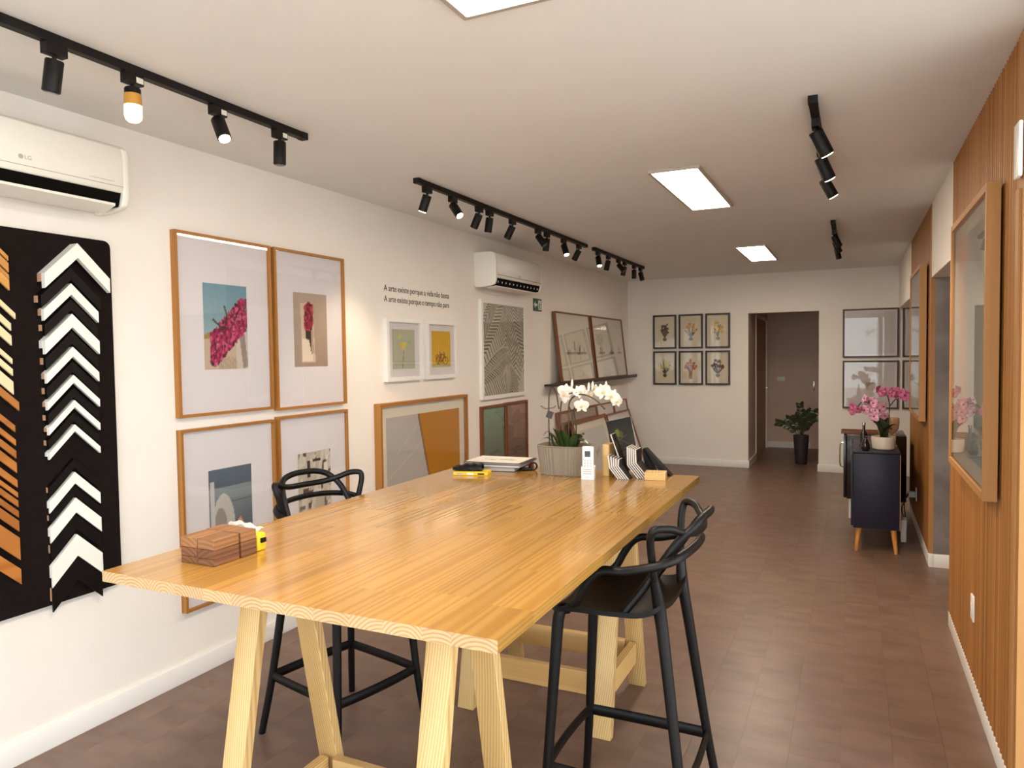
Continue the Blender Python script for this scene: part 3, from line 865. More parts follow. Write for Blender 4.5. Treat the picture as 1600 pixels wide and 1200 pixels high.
# exit sign
ex = thing('exit_sign', 'small dark green emergency exit sign on the left wall beside the palm print', 'sign', (WL, 6.965, 2.052), PI/2)
MB().box(-.11, .11, -.004, 0, 0, .13).build('plate', M['green'], ex)
MB().prism([(-.095, -.0052, .065), (-.055, -.0052, .10), (-.055, -.0052, .078), (-.005, -.0052, .078), (-.005, -.0052, .052), (-.055, -.0052, .052), (-.055, -.0052, .03)], (0, .001, 0)).build('arrow', M['sign_white'], ex)
MB().box(.02, .095, -.0052, -.0042, .015, .115).build('doorway_pictogram', M['sign_white'], ex)
mb = MB().bar((.055, -.0058, .085), (.048, -.0058, .055), .016, .001, (0, 1, 0)).bar((.048, -.0058, .056), (.035, -.0058, .022), .009, .001, (0, 1, 0)).bar((.05, -.0058, .056), (.07, -.0058, .04), .009, .001, (0, 1, 0)).bar((.07, -.0058, .042), (.062, -.0058, .02), .008, .001, (0, 1, 0)).bar((.056, -.0058, .082), (.076, -.0058, .068), .007, .001, (0, 1, 0))
mb.box(.052, .064, -.0062, -.0052, .09, .102).build('running_figure', M['green'], ex)

# back wall botanical frames
names = ['dark grey plant with a bulb', 'orange lily with drooping leaves', 'yellow blossom spray', 'pale yellow tulips in a clump', 'brown upright plant in a tall vase', 'thin leaved dark tulips']
cols_ = [(1021.1, 1057.4, -2.620, -2.287), (1061.2, 1098.4, -2.252, -1.915), (1102.4, 1141, -1.880, -1.547)]
rows_ = [(1.655, 2.138, 'upper'), (1.142, 1.622, 'lower')]
for r_ in range(2):
    for c_ in range(3):
        _, _, xa, xb = cols_[c_]; za, zb, rn = rows_[r_]; i = r_*3+c_
        picture('botanical_frame', 'dark framed botanical print of %s, %s row %s' % (names[i], rn, ('left', 'middle', 'right')[c_]), ((xa), YB, za) if False else ((xa+xb)/2, YB, za), 0, xb-xa, zb-za, .024, .03, M['frame_dark'], cv=cv_botanic(i), pw=.27, ph=.42, mat=M['paper'], group='six dark botanical frames on the back wall')
def cv_faint(i):
    c = Cv(40, 40, (206, 198, 194)); r2 = random.Random(i)
    c.rect(.38, .62, .38, .64, (200, 188, 168), .7)
    for k in range(5): c.line((.42, .42+.03*k), (.58, .60-.02*k), .010, (150, 140, 124), .6)
    return c
for xa, xb, cn in ((-.135, .508, 'left'), (.548, 1.19, 'right')):
    for za, zb, rn in ((1.504, 2.128, 'upper'), (.850, 1.464, 'lower')):
        picture('square_frame', 'walnut square frame with faint sketch, %s %s of four on back wall' % (rn, cn), ((xa+xb)/2, YB, za), 0, xb-xa, zb-za, .020, .025, M['frame_walnut'], cv=cv_faint(int(za*10)), pw=.56, ph=.54, group='four square frames on the back wall')

# large framed artworks on the slat panels
picture('framed_artwork', 'large pale oak framed pastel artwork on the nearest slat panel', (.488, 3.76, 1.022), -PI/2, 1.10, 1.196, .028, .046, M['frame_oak_pale'], cv=cv_pastel(), pw=.92, ph=1.0, mat=M['paper'], group='large artworks on the slat panels', inset=.6)
picture('framed_artwork', 'large pale oak framed artwork on the far slat panel above the sideboard', (.488, 6.76, 1.055), -PI/2, 1.06, 1.185, .028, .046, M['frame_oak_pale'], cv=cv_pastel(), pw=.88, ph=.99, mat=M['paper'], group='large artworks on the slat panels', inset=.6)

# picture ledge with two leaning frames
sh = thing('picture_ledge', 'long dark wooden picture ledge on the left wall by the corner', 'shelf', (XL, 8.70, 1.255), PI/2)
MB().box(-1.57, 1.57, -.135, 0, 0, .022).build('ledge_board', M['frame_dark'], sh)
MB().box(-1.57, 1.57, -.147, -.1352, 0, .040).build('front_lip', M['frame_dark'], sh)
def lean(name, label, y0, y1, zb, h, xoff, fw, fd, fmat, group=None, clear=.006, **k):
    """leans back so that its top edge touches the left wall"""
    ang = math.asin(min(.9, (xoff-clear)/h))
    return picture(name, label, (XL+xoff, (y0+y1)/2, zb), PI/2, y1-y0, h, fw, fd, fmat, rx=-ang, group=group, **k)
lean('leaning_frame', 'brown framed boat sketch leaning on the picture ledge, left one', 7.36, 8.50, 1.285, .79, .095, .016, .034, M['frame_brown'], 'frames leaning on the picture ledge', cv=cv_sketch(0), pw=1.08, ph=.73, mat=M['paper'])
lean('leaning_frame', 'brown framed pale shoreline sketch leaning on the picture ledge, right one', 8.56, 9.86, 1.285, .79, .095, .016, .034, M['frame_brown'], 'frames leaning on the picture ledge', cv=cv_sketch(3), pw=1.24, ph=.73, mat=M['paper'])
gl = 'frames leaning on the floor under the picture ledge'
lean('leaning_frame', 'brown framed streaky print leaning on the floor, leftmost of the back stack', 7.42, 8.74, .003, .96, .16, .030, .035, M['frame_brown'], gl, cv=cv_sea((150, 122, 100), (132, 104, 84), (92, 66, 48)), pw=1.24, ph=.88, mat=M['paper'])
lean('leaning_frame', 'plain grey print in brown frame on the floor, middle of the back stack', 8.76, 9.46, .003, .955, .16, .016, .03, M['frame_brown'], gl, mat=M['matboard'])
lean('leaning_frame', 'plain grey print in brown frame on the floor, back stack nearest the corner', 9.48, 10.10, .003, .955, .16, .016, .03, M['frame_brown'], gl, mat=M['matboard'])
lean('leaning_frame', 'wide brown framed cream print leaning in the front stack on the floor', 7.62, 8.86, .003, .86, .34, .045, .035, M['frame_brown'], gl, clear=.085, cv=cv_faint(3), pw=.9, ph=.6, mat=M['paper'])
lean('leaning_frame', 'brown framed grey print in the front floor stack, nearest the back wall', 8.90, 9.94, .003, .84, .34, .022, .035, M['frame_brown'], gl, clear=.085, mat=M['matboard'])

# ------------------------------------------------------------------ moulding sample board
bd = thing('sample_board', 'black board holding corner moulding samples under the nearest air conditioner', 'display board', (XL+.001, 1.60, .597), PI/2)
bm_ = MB()
hw_, hh_, rr_ = .547, 1.527, .03
outl = []
for cx_, cz_, a0 in ((hw_-rr_, rr_, -90), (hw_-rr_, hh_-rr_, 0), (-hw_+rr_, hh_-rr_, 90), (-hw_+rr_, rr_, 180)):
    for k in range(5):
        a_ = math.radians(a0+90*k/4); outl.append((cx_+rr_*math.cos(a_), -.022, cz_+rr_*math.sin(a_)))
bm_.prism(outl, (0, .022, 0)).build('board', M['black_felt'], bd)
def chevron(y, ztop, hw, th, mat, label, depth=.03, group='corner moulding samples on the black board', dk=None):
    """L-shaped corner sample hung with its corner up; th = face width measured vertically"""
    t = thing('moulding_corner', label, 'moulding sample', (XL+.0225, y, ztop-hw-th), PI/2, group)
    z1 = hw+th
    for s_ in (-1, 1):
        P = [(0, -depth, z1), (0, -depth, z1-th), (s_*hw, -depth, z1-th-hw*.97), (s_*hw, -depth, z1-hw*.97)]
        mb = MB().prism(P, (0, depth*.45, 0))
        # rebate step behind the face
        Q = [(0, -depth*.55, z1), (0, -depth*.55, z1-th*.55), (s_*hw, -depth*.55, z1-th*.55-hw*.97), (s_*hw, -depth*.55, z1-hw*.97)]
        mb.prism(Q, (0, depth*.55, 0))
        arm = mb.build('moulding_arm', mat, t)
        if dk is not None:
            e = s_*hw
            MB().box(min(e, e+s_*.0012), max(e, e+s_*.0012), -depth*.55, -.001, z1-th*.55-hw*.97, z1-hw*.97).build('raw_end', dk, arm)
    return t
wz = [(2.089, .140, .060, .05), (1.921, .116, .046, .04), (1.795, .116, .055, .04), (1.658, .112, .040, .036), (1.541, .112, .032, .034), (1.436, .110, .030, .034), (1.334, .110, .028, .030), (1.133, .110, .048, .018), (1.024, .110, .062, .018), (.868, .110, .090, .018)]
ordn = ['first', 'second', 'third', 'fourth', 'fifth', 'sixth', 'seventh', 'eighth', 'ninth', 'tenth', 'eleventh', 'twelfth', 'thirteenth', 'fourteenth', 'fifteenth', 'sixteenth', 'seventeenth', 'eighteenth', 'nineteenth', 'twentieth', 'twenty-first', 'twenty-second']
for i, (zt, hw, th, dp) in enumerate(wz):
    chevron(1.938 if i else 1.965, zt, hw, th, M['white_smp'], 'white corner moulding sample, %s white one from the top of the right column' % ordn[i], dp, dk=M['raw_end'] if i in (0, 1, 3, 4, 5) else M['white_smp'])
bz = [(1.985, .126, .050, .046), (1.855, .112, .045, .04), (1.722, .112, .05, .038), (1.598, .110, .045, .034), (1.488, .110, .040, .034), (1.385, .110, .038, .03), (1.190, .108, .040, .02), (1.075, .108, .040, .018), (.952, .108, .06, .018), (.775, .108, .10, .018)]
for i, (zt, hw, th, dp) in enumerate(bz):
    chevron(1.935, zt, hw, th, M['black_smp'], 'black corner moulding sample, %s black one from the top of the right column' % ordn[i], dp, dk=M['raw_end'])
gz = [(2.007, .018, 'gold_smp'), (1.980, .036, 'gold_smp'), (1.935, .018, 'gold_smp'), (1.915, .040, 'gold_smp'), (1.787, .022, 'cream_smp'), (1.747, .028, 'cream_smp'), (1.700, .038, 'cream_smp'), (1.610, .020, 'cream_smp'), (1.570, .026, 'cream_smp'), (1.521, .050, 'cream_smp'),
      (1.440, .034, 'brown_smp'), (1.350, .026, 'brown_smp'), (1.295, .024, 'brown_smp'), (1.251, .030, 'brown_smp'), (1.204, .040, 'brown_smp'), (1.136, .030, 'brown_smp'), (1.087, .020, 'brown_smp'), (1.055, .026, 'brown_smp'), (1.014, .026, 'brown_smp'), (.975, .042, 'brown_smp'), (.908, .088, 'brown_smp'), (.784, .060, 'brown_smp')]
for i, (ze, th, mt) in enumerate(gz):
    cn = {'gold_smp': 'golden', 'cream_smp': 'cream', 'brown_smp': 'brown wood'}[mt]
    chevron(1.59+(.018 if i in (4, 10) else 0), ze+.112, .115, th, M[mt], '%s corner moulding sample, %s from the top of the left column' % (cn, ordn[i]), .022)

# ================================================================== TABLE
TX0, TX1, TY0, TY1, TZ, TT = -1.935, -.675, 1.335, 3.53, 1.0, .030
tb = thing('table_top', 'long honey pine table top of glued staves on two trestles', 'table', ((TX0+TX1)/2, (TY0+TY1)/2, TZ-TT))
r4 = random.Random(5)
lanes = []
x = TX0
while x < TX1-.03:
    w = r4.uniform(.072, .108)
    if TX1-(x+w) < .06: w = TX1-x
    lanes.append((x, min(x+w, TX1))); x += w
for (xa, xb) in lanes:
    y = TY0
    first = r4.uniform(.15, .5)
    while y < TY1-.01:
        l = first if y == TY0 else r4.uniform(.28, .60)
        if TY1-(y+l) < .15: l = TY1-y
        c = ((xa+xb)/2, y+l/2, TZ-TT/2)
        p = tb.location
        s_ = MB().box(-(xb-xa)/2, (xb-xa)/2, -l/2, l/2, -TT/2, TT/2).build('stave', M['pine_top'], tb, loc=(c[0]-p[0], c[1]-p[1], c[2]-p[2]))
        if abs(c[1]-l/2-TY0) < 1e-6 or abs(c[1]+l/2-TY1) < 1e-6:
            s_.data.materials.append(M['pine_end'])
            for pg in s_.data.polygons:
                if abs(pg.normal.y) > .9: pg.material_index = 1
        y += l

def trestle(yc, x0, x1, label):
    t = thing('trestle', label, 'trestle', ((x0+x1)/2, yc, 0), group='pine trestles under the table')
    hw = (x1-x0)/2; H = TZ-TT
    lw, lt = .080, .036
    for sx in (-hw, hw-lw):
        for sy in (-1, 1):
            # front face of the front leg leans towards the camera at the foot
            yt, yf = sy*.085, sy*.268
            n = lt/2
            MB().hexa([(sx, yf-n, 0), (sx+lw, yf-n, 0), (sx+lw, yf+n, 0), (sx, yf+n, 0)], [(sx, yt-n, H), (sx+lw, yt-n, H), (sx+lw, yt+n, H), (sx, yt+n, H)]).build('leg', M['pine_leg'], t, bevel=.002, seg=1)
    MB().box(-hw, hw, -.066, .066, H-.06, H-.001).build('top_rail', M['pine_x'], t)
    def yat(z): return .268-(.268-.085)*z/H
    for sy in (-1, 1):
        yy = yat(.19)*sy-sy*.034
        MB().box(-hw+lw, hw-lw, yy-.016, yy+.016, .14, .238).build('stretcher', M['pine_x'], t, bevel=.002, seg=1)
    for sx in (-hw+lw/2, hw-lw/2):
        MB().hexa([(sx-.016, -yat(.30)+.02, .14), (sx+.016, -yat(.30)+.02, .14), (sx+.016, yat(.30)-.02, .14), (sx-.016, yat(.30)-.02, .14)],
                  [(sx-.016, -yat(.30)+.02, .235), (sx+.016, -yat(.30)+.02, .235), (sx+.016, yat(.30)-.02, .235), (sx-.016, yat(.30)-.02, .235)]).build('side_stretcher', M['pine_y'], t)
    return t
trestle(1.715, -1.675, -.935, 'pine trestle under the near end of the table')
trestle(3.085, -1.625, -.900, 'pine trestle under the far end of the table beside the right stool')

# ================================================================== STOOLS (forward = +X)
def stool(label, loc, rz):
    t = thing('bar_stool', label, 'bar stool', loc, rz, 'black bar stools')
    mt = M['black']
    # seat shell
    def seat(u, v):
        s = (u-.5)*2; q = v
        X = -.165+.375*q
        hw = .205+.012*math.sin(PI*q)-.03*max(0, (.12-q)/.12)**2-.045*max(0, (q-.86)/.14)**2
        Y = s*hw
        Z = .772+.030*abs(s)**2.4*(1-.35*q)+.030*max(0, (.25-q)/.25)**2-.020*max(0, (q-.7)/.3)**2
        return (X, Y, Z)
    mb = MB().grid(seat, 20, 20)
    nb = len(mb.v)
    mb.grid(lambda u, v: Vector(seat(u, v))-Vector((0, 0, .016)), 20, 20)
    # rim skirt
    rim = [i for i in range(21)]+[21*k+20 for k in range(1, 21)]+[20*21+k for k in range(19, -1, -1)]+[21*k for k in range(19, 0, -1)]
    for i in range(len(rim)):
        j = (i+1) % len(rim)
        mb.f.append((rim[i], rim[j], rim[j]+nb, rim[i]+nb))
    mb.build('seat', mt, t, smooth=True)
    # legs
    for s_ in (-1, 1):
        MB().tube(catmull([(.237, s_*.236, 0), (.213, s_*.211, .25), (.190, s_*.188, .60), (.178, s_*.176, .752), (.150, s_*.160, .768)], 5), [.0145, .016, .0185, .0200, .017], 12).build('leg', mt, t, smooth=True)
        MB().tube(catmull([(-.266, s_*.242, 0), (-.225, s_*.211, .25), (-.170, s_*.172, .66), (-.150, s_*.162, .80), (-.139, s_*.186, .905)], 5), [.0145, .016, .0188, .0205, .0150], 12).build('leg', mt, t, smooth=True)
    # foot rails
    zs = .25
    F, R_ = (.213, .211), (-.225, .211)
    def rail(p, q, bow):
        p = Vector(p); q = Vector(q); mid = (p+q)/2+Vector(bow)
        MB().tube(catmull([p, (p+mid)/2+Vector(bow)*.25, mid, (q+mid)/2+Vector(bow)*.25, q], 4), .0175, 8, flat=(1.2, .55)).build('foot_rail', mt, t, smooth=True)
    rail((F[0], -F[1], zs), (F[0], F[1], zs), (.012, 0, 0)); rail((R_[0], -R_[1], zs), (R_[0], R_[1], zs), (-.006, 0, 0))
    for s_ in (-1, 1): rail((F[0], s_*F[1], zs), (R_[0], s_*R_[1], zs), (0, s_*.004, 0))
    def hoop(half, r, flat=None):
        pts = half+[(x_, -y_, z_) for x_, y_, z_ in reversed(half[:-1])]
        MB().tube(catmull(pts, 6), r, 12, flat=flat).build('back_hoop', mt, t, smooth=True)
    hoop([(.150, .185, .772), (.105, .212, .812), (.078, .219, .860), (.048, .221, .903), (.012, .222, .926), (-.05, .222, .930), (-.144, .218, .953), (-.198, .185, .970), (-.228, .105, .982), (-.238, 0, .986)], .0125, (1.15, .85))
    hoop([(-.150, .162, .800), (-.140, .188, .912), (-.136, .211, 1.000), (-.139, .224, 1.045), (-.152, .224, 1.068), (-.187, .195, 1.068), (-.216, .145, 1.050), (-.238, .085, 1.038), (-.250, 0, 1.036)], .0125)
    hoop([(-.045, .196, .792), (-.092, .182, .855), (-.150, .166, .940), (-.205, .150, 1.020), (-.250, .118, 1.066), (-.266, .062, 1.085), (-.272, 0, 1.088)], .0130)
    return t
stool('black moulded bar stool at the right side of the table', (-.690, 2.345, 0), PI)
stool('black moulded bar stool on the wall side of the table', (-1.965, 2.44, 0), math.radians(-13))

# ================================================================== THINGS ON THE TABLE
def boxthing(name, label, cat, loc, size, mat, rz=0, group=None, bevel=.001):
    w, d, h = size
    o = MB().box(-w/2, w/2, -d/2, d/2, 0, h).build(name, mat, bevel=bevel, seg=1)
    o.location = loc; o.rotation_euler = (0, 0, rz)
    return tag(o, label, cat, group)
# bundle of wooden blocks
bz0 = TZ+.0005
def wood_block(x0, x1, y0, y1, label, split=(0.027, .052)):
    t = thing('wooden_block', label, 'wood block', ((x0+x1)/2, (y0+y1)/2, bz0), math.radians(0), 'wooden blocks at the near end of the table')
    z = 0
    hs = [.020, .027, .030]
    r5 = random.Random(int(x0*1000))
    for k, h in enumerate(hs):
        dx = r5.uniform(0, .0015)
        MB().box(-(x1-x0)/2+dx, (x1-x0)/2, -(y1-y0)/2, (y1-y0)/2-dx, z, z+h-.0005).build('plank', M['walnut_blk'] if k != 2 else M['walnut_blk_y'], t, bevel=.0012, seg=1)
        z += h
wood_block(-1.800, -1.733, 1.490, 1.585, 'front left block of the dark wooden block bundle on the table')
wood_block(-1.730, -1.662, 1.488, 1.583, 'front right block of the dark wooden block bundle on the table')
wood_block(-1.730, -1.660, 1.588, 1.650, 'rear right block of the wooden block bundle, beside the yellow tape measure')
wood_block(-1.806, -1.734, 1.588, 1.655, 'rear left block of the wooden block bundle on the table')
tm = thing('tape_measure', 'yellow and black tape measure behind the wooden blocks', 'tape measure', (-1.698, 1.678, TZ))
MB().box(-.035, .030, -.018, .020, 0, .055).build('case', M['yellow_pl'], tm, bevel=.006)
MB().box(.0305, .036, -.006, .014, .026, .040).build('clip', M['black_metal'], tm)
pn = thing('paper_strip', 'crumpled white paper strip behind the wooden blocks', 'paper', (-1.775, 1.715, TZ))
MB().grid(lambda u, v: (-.06+.125*u, -.012+.03*v, .060+.008*math.sin(3*u+1)+.004*math.sin(17*u+5*v)), 14, 3).grid(lambda u, v: (-.06+.125*u, -.012, .001+v*(.059+.008*math.sin(3*u+1)+.004*math.sin(17*u))), 14, 2).build('sheet', M['page'], pn)

# planter with orchids
pl = thing('orchid_planter', 'ribbed greige planter with white orchids on the table', 'potted plant', (-1.305, 3.365, TZ))
def oval(u, rx, ry, n=4.0):
    c, s = math.cos(u), math.sin(u)
    return (math.copysign(abs(c)**(2/n), c)*rx, math.copysign(abs(s)**(2/n), s)*ry)
mb = MB(); NN = 120; levels = [(.000, .114, .074), (.004, .118, .078), (.138, .134, .088), (.146, .137, .091), (.148, .134, .088), (.130, .128, .082)]
for (z, rx, ry) in levels:
    for k in range(NN):
        a_ = 2*PI*k/NN
        px_, py_ = oval(a_, rx, ry)
        rib = .0 if z in (.146, .148, .130) else (.0016 if k % 2 else -.0010)
        d_ = math.hypot(px_, py_); mb.v.append((px_*(1+rib/d_), py_*(1+rib/d_), z))
for i in range(len(levels)-1):
    for k in range(NN):
        l = (k+1) % NN
        mb.f.append((i*NN+k, i*NN+l, (i+1)*NN+l, (i+1)*NN+k))
mb.f.append(tuple(range(NN-1, -1, -1)))
mb.build('pot', M['planter'], pl)
MB().prism([(*oval(2*PI*k/40, .127, .081), .118) for k in range(40)], (0, 0, .012)).build('bark', M['soil'], pl)
def leaf_blade(mb, base, tip, w, droop=0.0, up=(0, 0, 1), nu=8):
    base = Vector(base); tip = Vector(tip); d = tip-base
    side = d.cross(Vector(up)).normalized() if d.cross(Vector(up)).length > 1e-4 else Vector((1, 0, 0))
    nrm = side.cross(d).normalized()
    def fn(u, v):
        t = u; ww = w*math.sin(PI*min(1, .08+.92*t))**.7*(1 if t < .55 else 1)
        c = base+d*t+Vector((0, 0, 1))*(droop*math.sin(PI*t))
        s = (v-.5)*2
        return c+side*(s*ww*.5)+nrm*(.18*ww*abs(s))
    mb.grid(fn, nu, 4)
for (b_, t_, w_, dr) in (((-.01, -.03, .125), (-.045, -.06, .235), .075, .01), ((.05, -.03, .125), (.12, -.055, .205), .075, .03), ((-.02, -.02, .125), (-.075, -.045, .215), .060, .01), ((0, -.02, .125), (-.01, -.04, .225), .070, .01), ((.04, -.01, .125), (.105, -.05, .185), .065, .03), ((.03, 0, .125), (.125, .0, .150), .06, .03), ((-.05, 0, .125), (-.125, -.02, .165), .030, .03), ((-.06, 0, .125), (-.12, .0, .185), .028, .05), ((-.04, .02, .125), (-.10, .05, .17), .035, .03), ((.05, .02, .125), (.07, .06, .19), .05, .02)):
    mb = MB(); leaf_blade(mb, b_, t_, w_, dr)
    mb.build('leaf', M['leaf'], pl, smooth=True)
stems = [[(-.085, .0, .125), (-.088, .0, .27), (-.084, 0, .40), (-.066, 0, .435), (-.046, 0, .40), (-.036, 0, .345), (-.032, 0, .325)],
         [(-.02, .01, .125), (-.03, .01, .25), (-.018, 0, .36), (.02, -.01, .40), (.07, -.02, .41)],
         [(.02, .0, .125), (.02, .0, .26), (.025, 0, .36), (.08, -.01, .40), (.16, -.02, .38), (.215, -.02, .33)],
         [(.035, -.01, .125), (.045, -.01, .22), (.04, -.01, .30), (.03, -.02, .34)],
         [(.05, .01, .125), (.055, .01, .24), (.05, .0, .33), (.11, 0, .37)]]
for s_ in stems:
    MB().tube(catmull(s_, 6), .0036, 7).build('stem', M['stem'], pl, smooth=True)
def orchid_flower(parent, loc, size, mat, lipmat, yaw=0, pitch=0, roll=0):
    f = MB()
    def petal(ang, l, w, cup):
        a_ = math.radians(ang)
        d = Vector((math.sin(a_), 0, math.cos(a_))); sd = Vector((math.cos(a_), 0, -math.sin(a_)))
        def fn(u, v):
            s = (v-.5)*2; ww = w*math.sin(PI*min(1, .12+.86*u))**.6
            return d*(l*u)+sd*(s*ww*.5)+Vector((0, -cup*math.sin(PI*u*.8)-.10*w*(1-abs(s)), 0))
        f.grid(fn, 6, 4)
    petal(0, .9, .55, .12); petal(140, .9, .5, .10); petal(-140, .9, .5, .10)
    petal(72, 1.0, 1.05, .16); petal(-72, 1.0, 1.05, .16)
    Mx = Matrix.Rotation(math.radians(yaw), 4, 'Z') @ Matrix.Rotation(math.radians(pitch), 4, 'X') @ Matrix.Rotation(math.radians(roll), 4, 'Y') @ Matrix.Diagonal((size, size, size, 1))
    f.move(Mx)
    o = f.build('flower', mat, parent, smooth=True, loc=loc)
    g = MB().tube([(0, -.02, -.02), (0, -.25, -.10), (0, -.30, -.28)], [.08, .15, .06], 8)
    g.move(Mx); g.build('lip', lipmat, o, smooth=True)
    return o
def at_pl(px, py, dy=0.0):
    """pixel on the vertical plane through the planter, as an offset from it"""
    v = RGT*((px-800)/1127.7)+UPV*(-(py-600)/1127.7)+FWD
    k = (3.365+dy)/v.y
    return (v.x*k+1.305, dy, 1.6+v.z*k-TZ)
for (px, py, sz, yw, pt, rl, dy) in ((884, 612, .045, 10, 0, 8, -.01), (883, 619, .036, -20, 10, 120, -.03), (906, 612, .038, 35, -15, -30, 0), (920, 616, .030, 60, 0, 20, .02), (909, 634, .040, 5, 5, 0, -.04), (942, 612, .044, 5, -5, -20, -.02), (956, 619, .042, 15, 5, 30, -.01), (963, 627, .034, 50, 0, 10, .01), (930, 608, .026, -40, -30, 50, .02)):
    orchid_flower(pl, at_pl(px, py, dy), sz, M['petal_w'], M['lip_y'], yw, pt, rl)
for (px, py) in ((893, 600), (919, 605), (946, 603), (925, 603)):
    p = at_pl(px, py); mb = MB(); leaf_blade(mb, (p[0], p[1], p[2]-.02), (p[0]+.004, p[1], p[2]+.026), .014, 0, (0, 1, 0), 5); mb.build('bud', M['petal_w'], pl, smooth=True)
tg = MB().box(-.016, .016, -.0008, .0008, -.018, .018).build('plant_tag', M['dark_cover'], pl, loc=at_pl(859, 648, -.01)); tg.rotation_euler = (0, .35, .2)
mb = MB(); q = at_pl(858, 638, 0)
MB().tube(catmull([(q[0]-.045, 0, q[2]+.012), (q[0]-.02, 0, q[2]-.002), (q[0], 0, q[2]), (q[0]+.025, 0, q[2]+.004), (q[0]+.035, 0, q[2]+.014)], 4), .002, 6).build('plant_tie', M['stem'], pl)

# remote control in its holder
rc = thing('remote_control', 'white air conditioner remote control standing in a holder beside the planter', 'remote control', (-1.148, 3.258, TZ), math.radians(6))
MB().box(-.027, .027, -.010, .010, .004, .158).build('body', M['white_pl'], rc, bevel=.004)
MB().box(-.014, .014, -.0108, -.0098, .108, .136).build('display', M['lcd'], rc)
for r_ in range(5):
    for c_ in range(3):
        MB().box(-.017+c_*.014, -.010+c_*.014, -.0112, -.0100, .088-r_*.013, .093-r_*.013).build('button', M['ac_grey'], rc)
hd = MB().box(-.031, .031, -.014, -.0112, 0, .060).box(-.031, .031, .0112, .016, 0, .066).box(-.031, -.0285, -.0112, .0112, 0, .060).box(.0285, .031, -.0112, .0112, 0, .060).box(-.0285, .0285, -.0112, .0112, 0, .003).build('remote_holder', M['white_pl'])
hd.location = (-1.148, 3.258, TZ); hd.rotation_euler = (0, 0, math.radians(6))
tag(hd, 'open white holder around the foot of the remote control', 'holder')
for r_ in range(3):
    MB().box(-.020, .020, -.0146, -.0138, .046-r_*.010, .050-r_*.010).build('button_print', M['ac_grey'], hd)
text_part('logo_print', 'LG', .012, M['ac_grey'], hd, (-.008, -.0146, .008))

# papers, catalogues and small things on the left far corner
def book(name, label, cat, loc, size, rz, cover, page=None, group='catalogues and papers stacked on the table'):
    w, d, h = size
    t = thing(name, label, cat, loc, math.radians(rz), group)
    MB().box(-w/2+.002, w/2-.003, -d/2+.003, d/2-.003, .0022, h-.0022).build('pages', page or M['page'], t)
    MB().box(-w/2, w/2, -d/2, d/2, 0, .002).box(-w/2, w/2, -d/2, d/2, h-.002, h).box(-w/2, -w/2+.002, -d/2, d/2, .002, h-.002).build('cover', cover, t)
    return t
zt = TZ+.0006
book('catalogue', 'thick white paged catalogue at the bottom of the stack on the table', 'book', (-1.700, 3.405, zt), (.24, .20, .022), 8, M['dark_cover'])
book('catalogue', 'wide black covered catalogue in the middle of the stack on the table', 'book', (-1.690, 3.405, zt+.0225), (.30, .23, .014), 5, M['dark_cover'])
book('catalogue', 'catalogue with dark spine just under the sketched sheet', 'book', (-1.690, 3.410, zt+.037), (.32, .24, .008), 3, M['dark_cover'])
skp = Cv(60, 44, (222, 214, 204))
r6 = random.Random(3)
for k in range(26):
    u = r6.uniform(.15, .75); skp.line((u, r6.uniform(.4, .6)), (u+r6.uniform(.02, .16), r6.uniform(.35, .62)), .007, (120, 112, 106), .8)
sk = place('sketch_sheet', print_mesh(skp, .30, .22), None, (-1.690, 3.300, zt+.0462), (-PI/2, 0, math.radians(3)))
tag(sk, 'pale sheet with a grey pencil sketch on top of the stack', 'paper', 'catalogues and papers stacked on the table')
yb_ = thing('yellow_box', 'flat yellow box of supplies at the front of the stack', 'box', (-1.740, 3.185, zt), math.radians(14))
MB().box(-.088, .088, -.040, .052, 0, .017).build('carton', M['yellow_pl'], yb_, bevel=.001, seg=1)
for xx, c_ in ((-.055, 'ac_grey'), (.0, 'white_pl'), (.055, 'dark_cover')):
    MB().box(xx-.017, xx+.017, -.0406, -.0399, .004, .012).build('label_print', M[c_], yb_)
gv = thing('black_pouch', 'crumpled black pouch lying on the yellow box', 'pouch', (-1.768, 3.198, zt+.0175), math.radians(16))
MB().grid(lambda u, v: (-.075+.15*u, -.032+.064*v, .004+(.020+.018*u)*math.sin(PI*min(1, max(0, v)))**.5*(.6+.4*math.sin(PI*(.15+.7*u)))+.003*math.sin(23*u+9*v)), 16, 10).grid(lambda u, v: (-.075+.15*u, -.032+.064*v, .0005), 4, 4).build('pouch_body', M['black'], gv, smooth=True)
st = thing('tape_dispenser', 'small black ring tape dispenser between the stack and the planter', 'tape dispenser', (-1.515, 3.395, TZ), math.radians(20))
MB().box(-.040, .015, -.010, .010, 0, .014).build('body', M['black'], st, bevel=.004)
MB().tube([(.018+.019*math.cos(2*PI*k/20), 0, .0225+.019*math.sin(2*PI*k/20)) for k in range(20)], .0045, 8, closed=True).build('ring', M['black'], st, smooth=True)
tv = MB().box(-.008, .008, -.01, .01, 0, .03).build('rubber_stamp', M['frame_brown'], bevel=.003)
tv.location = (-1.535, 3.47, TZ); tag(tv, 'tiny brown wooden stamp behind the stack of catalogues', 'stamp')

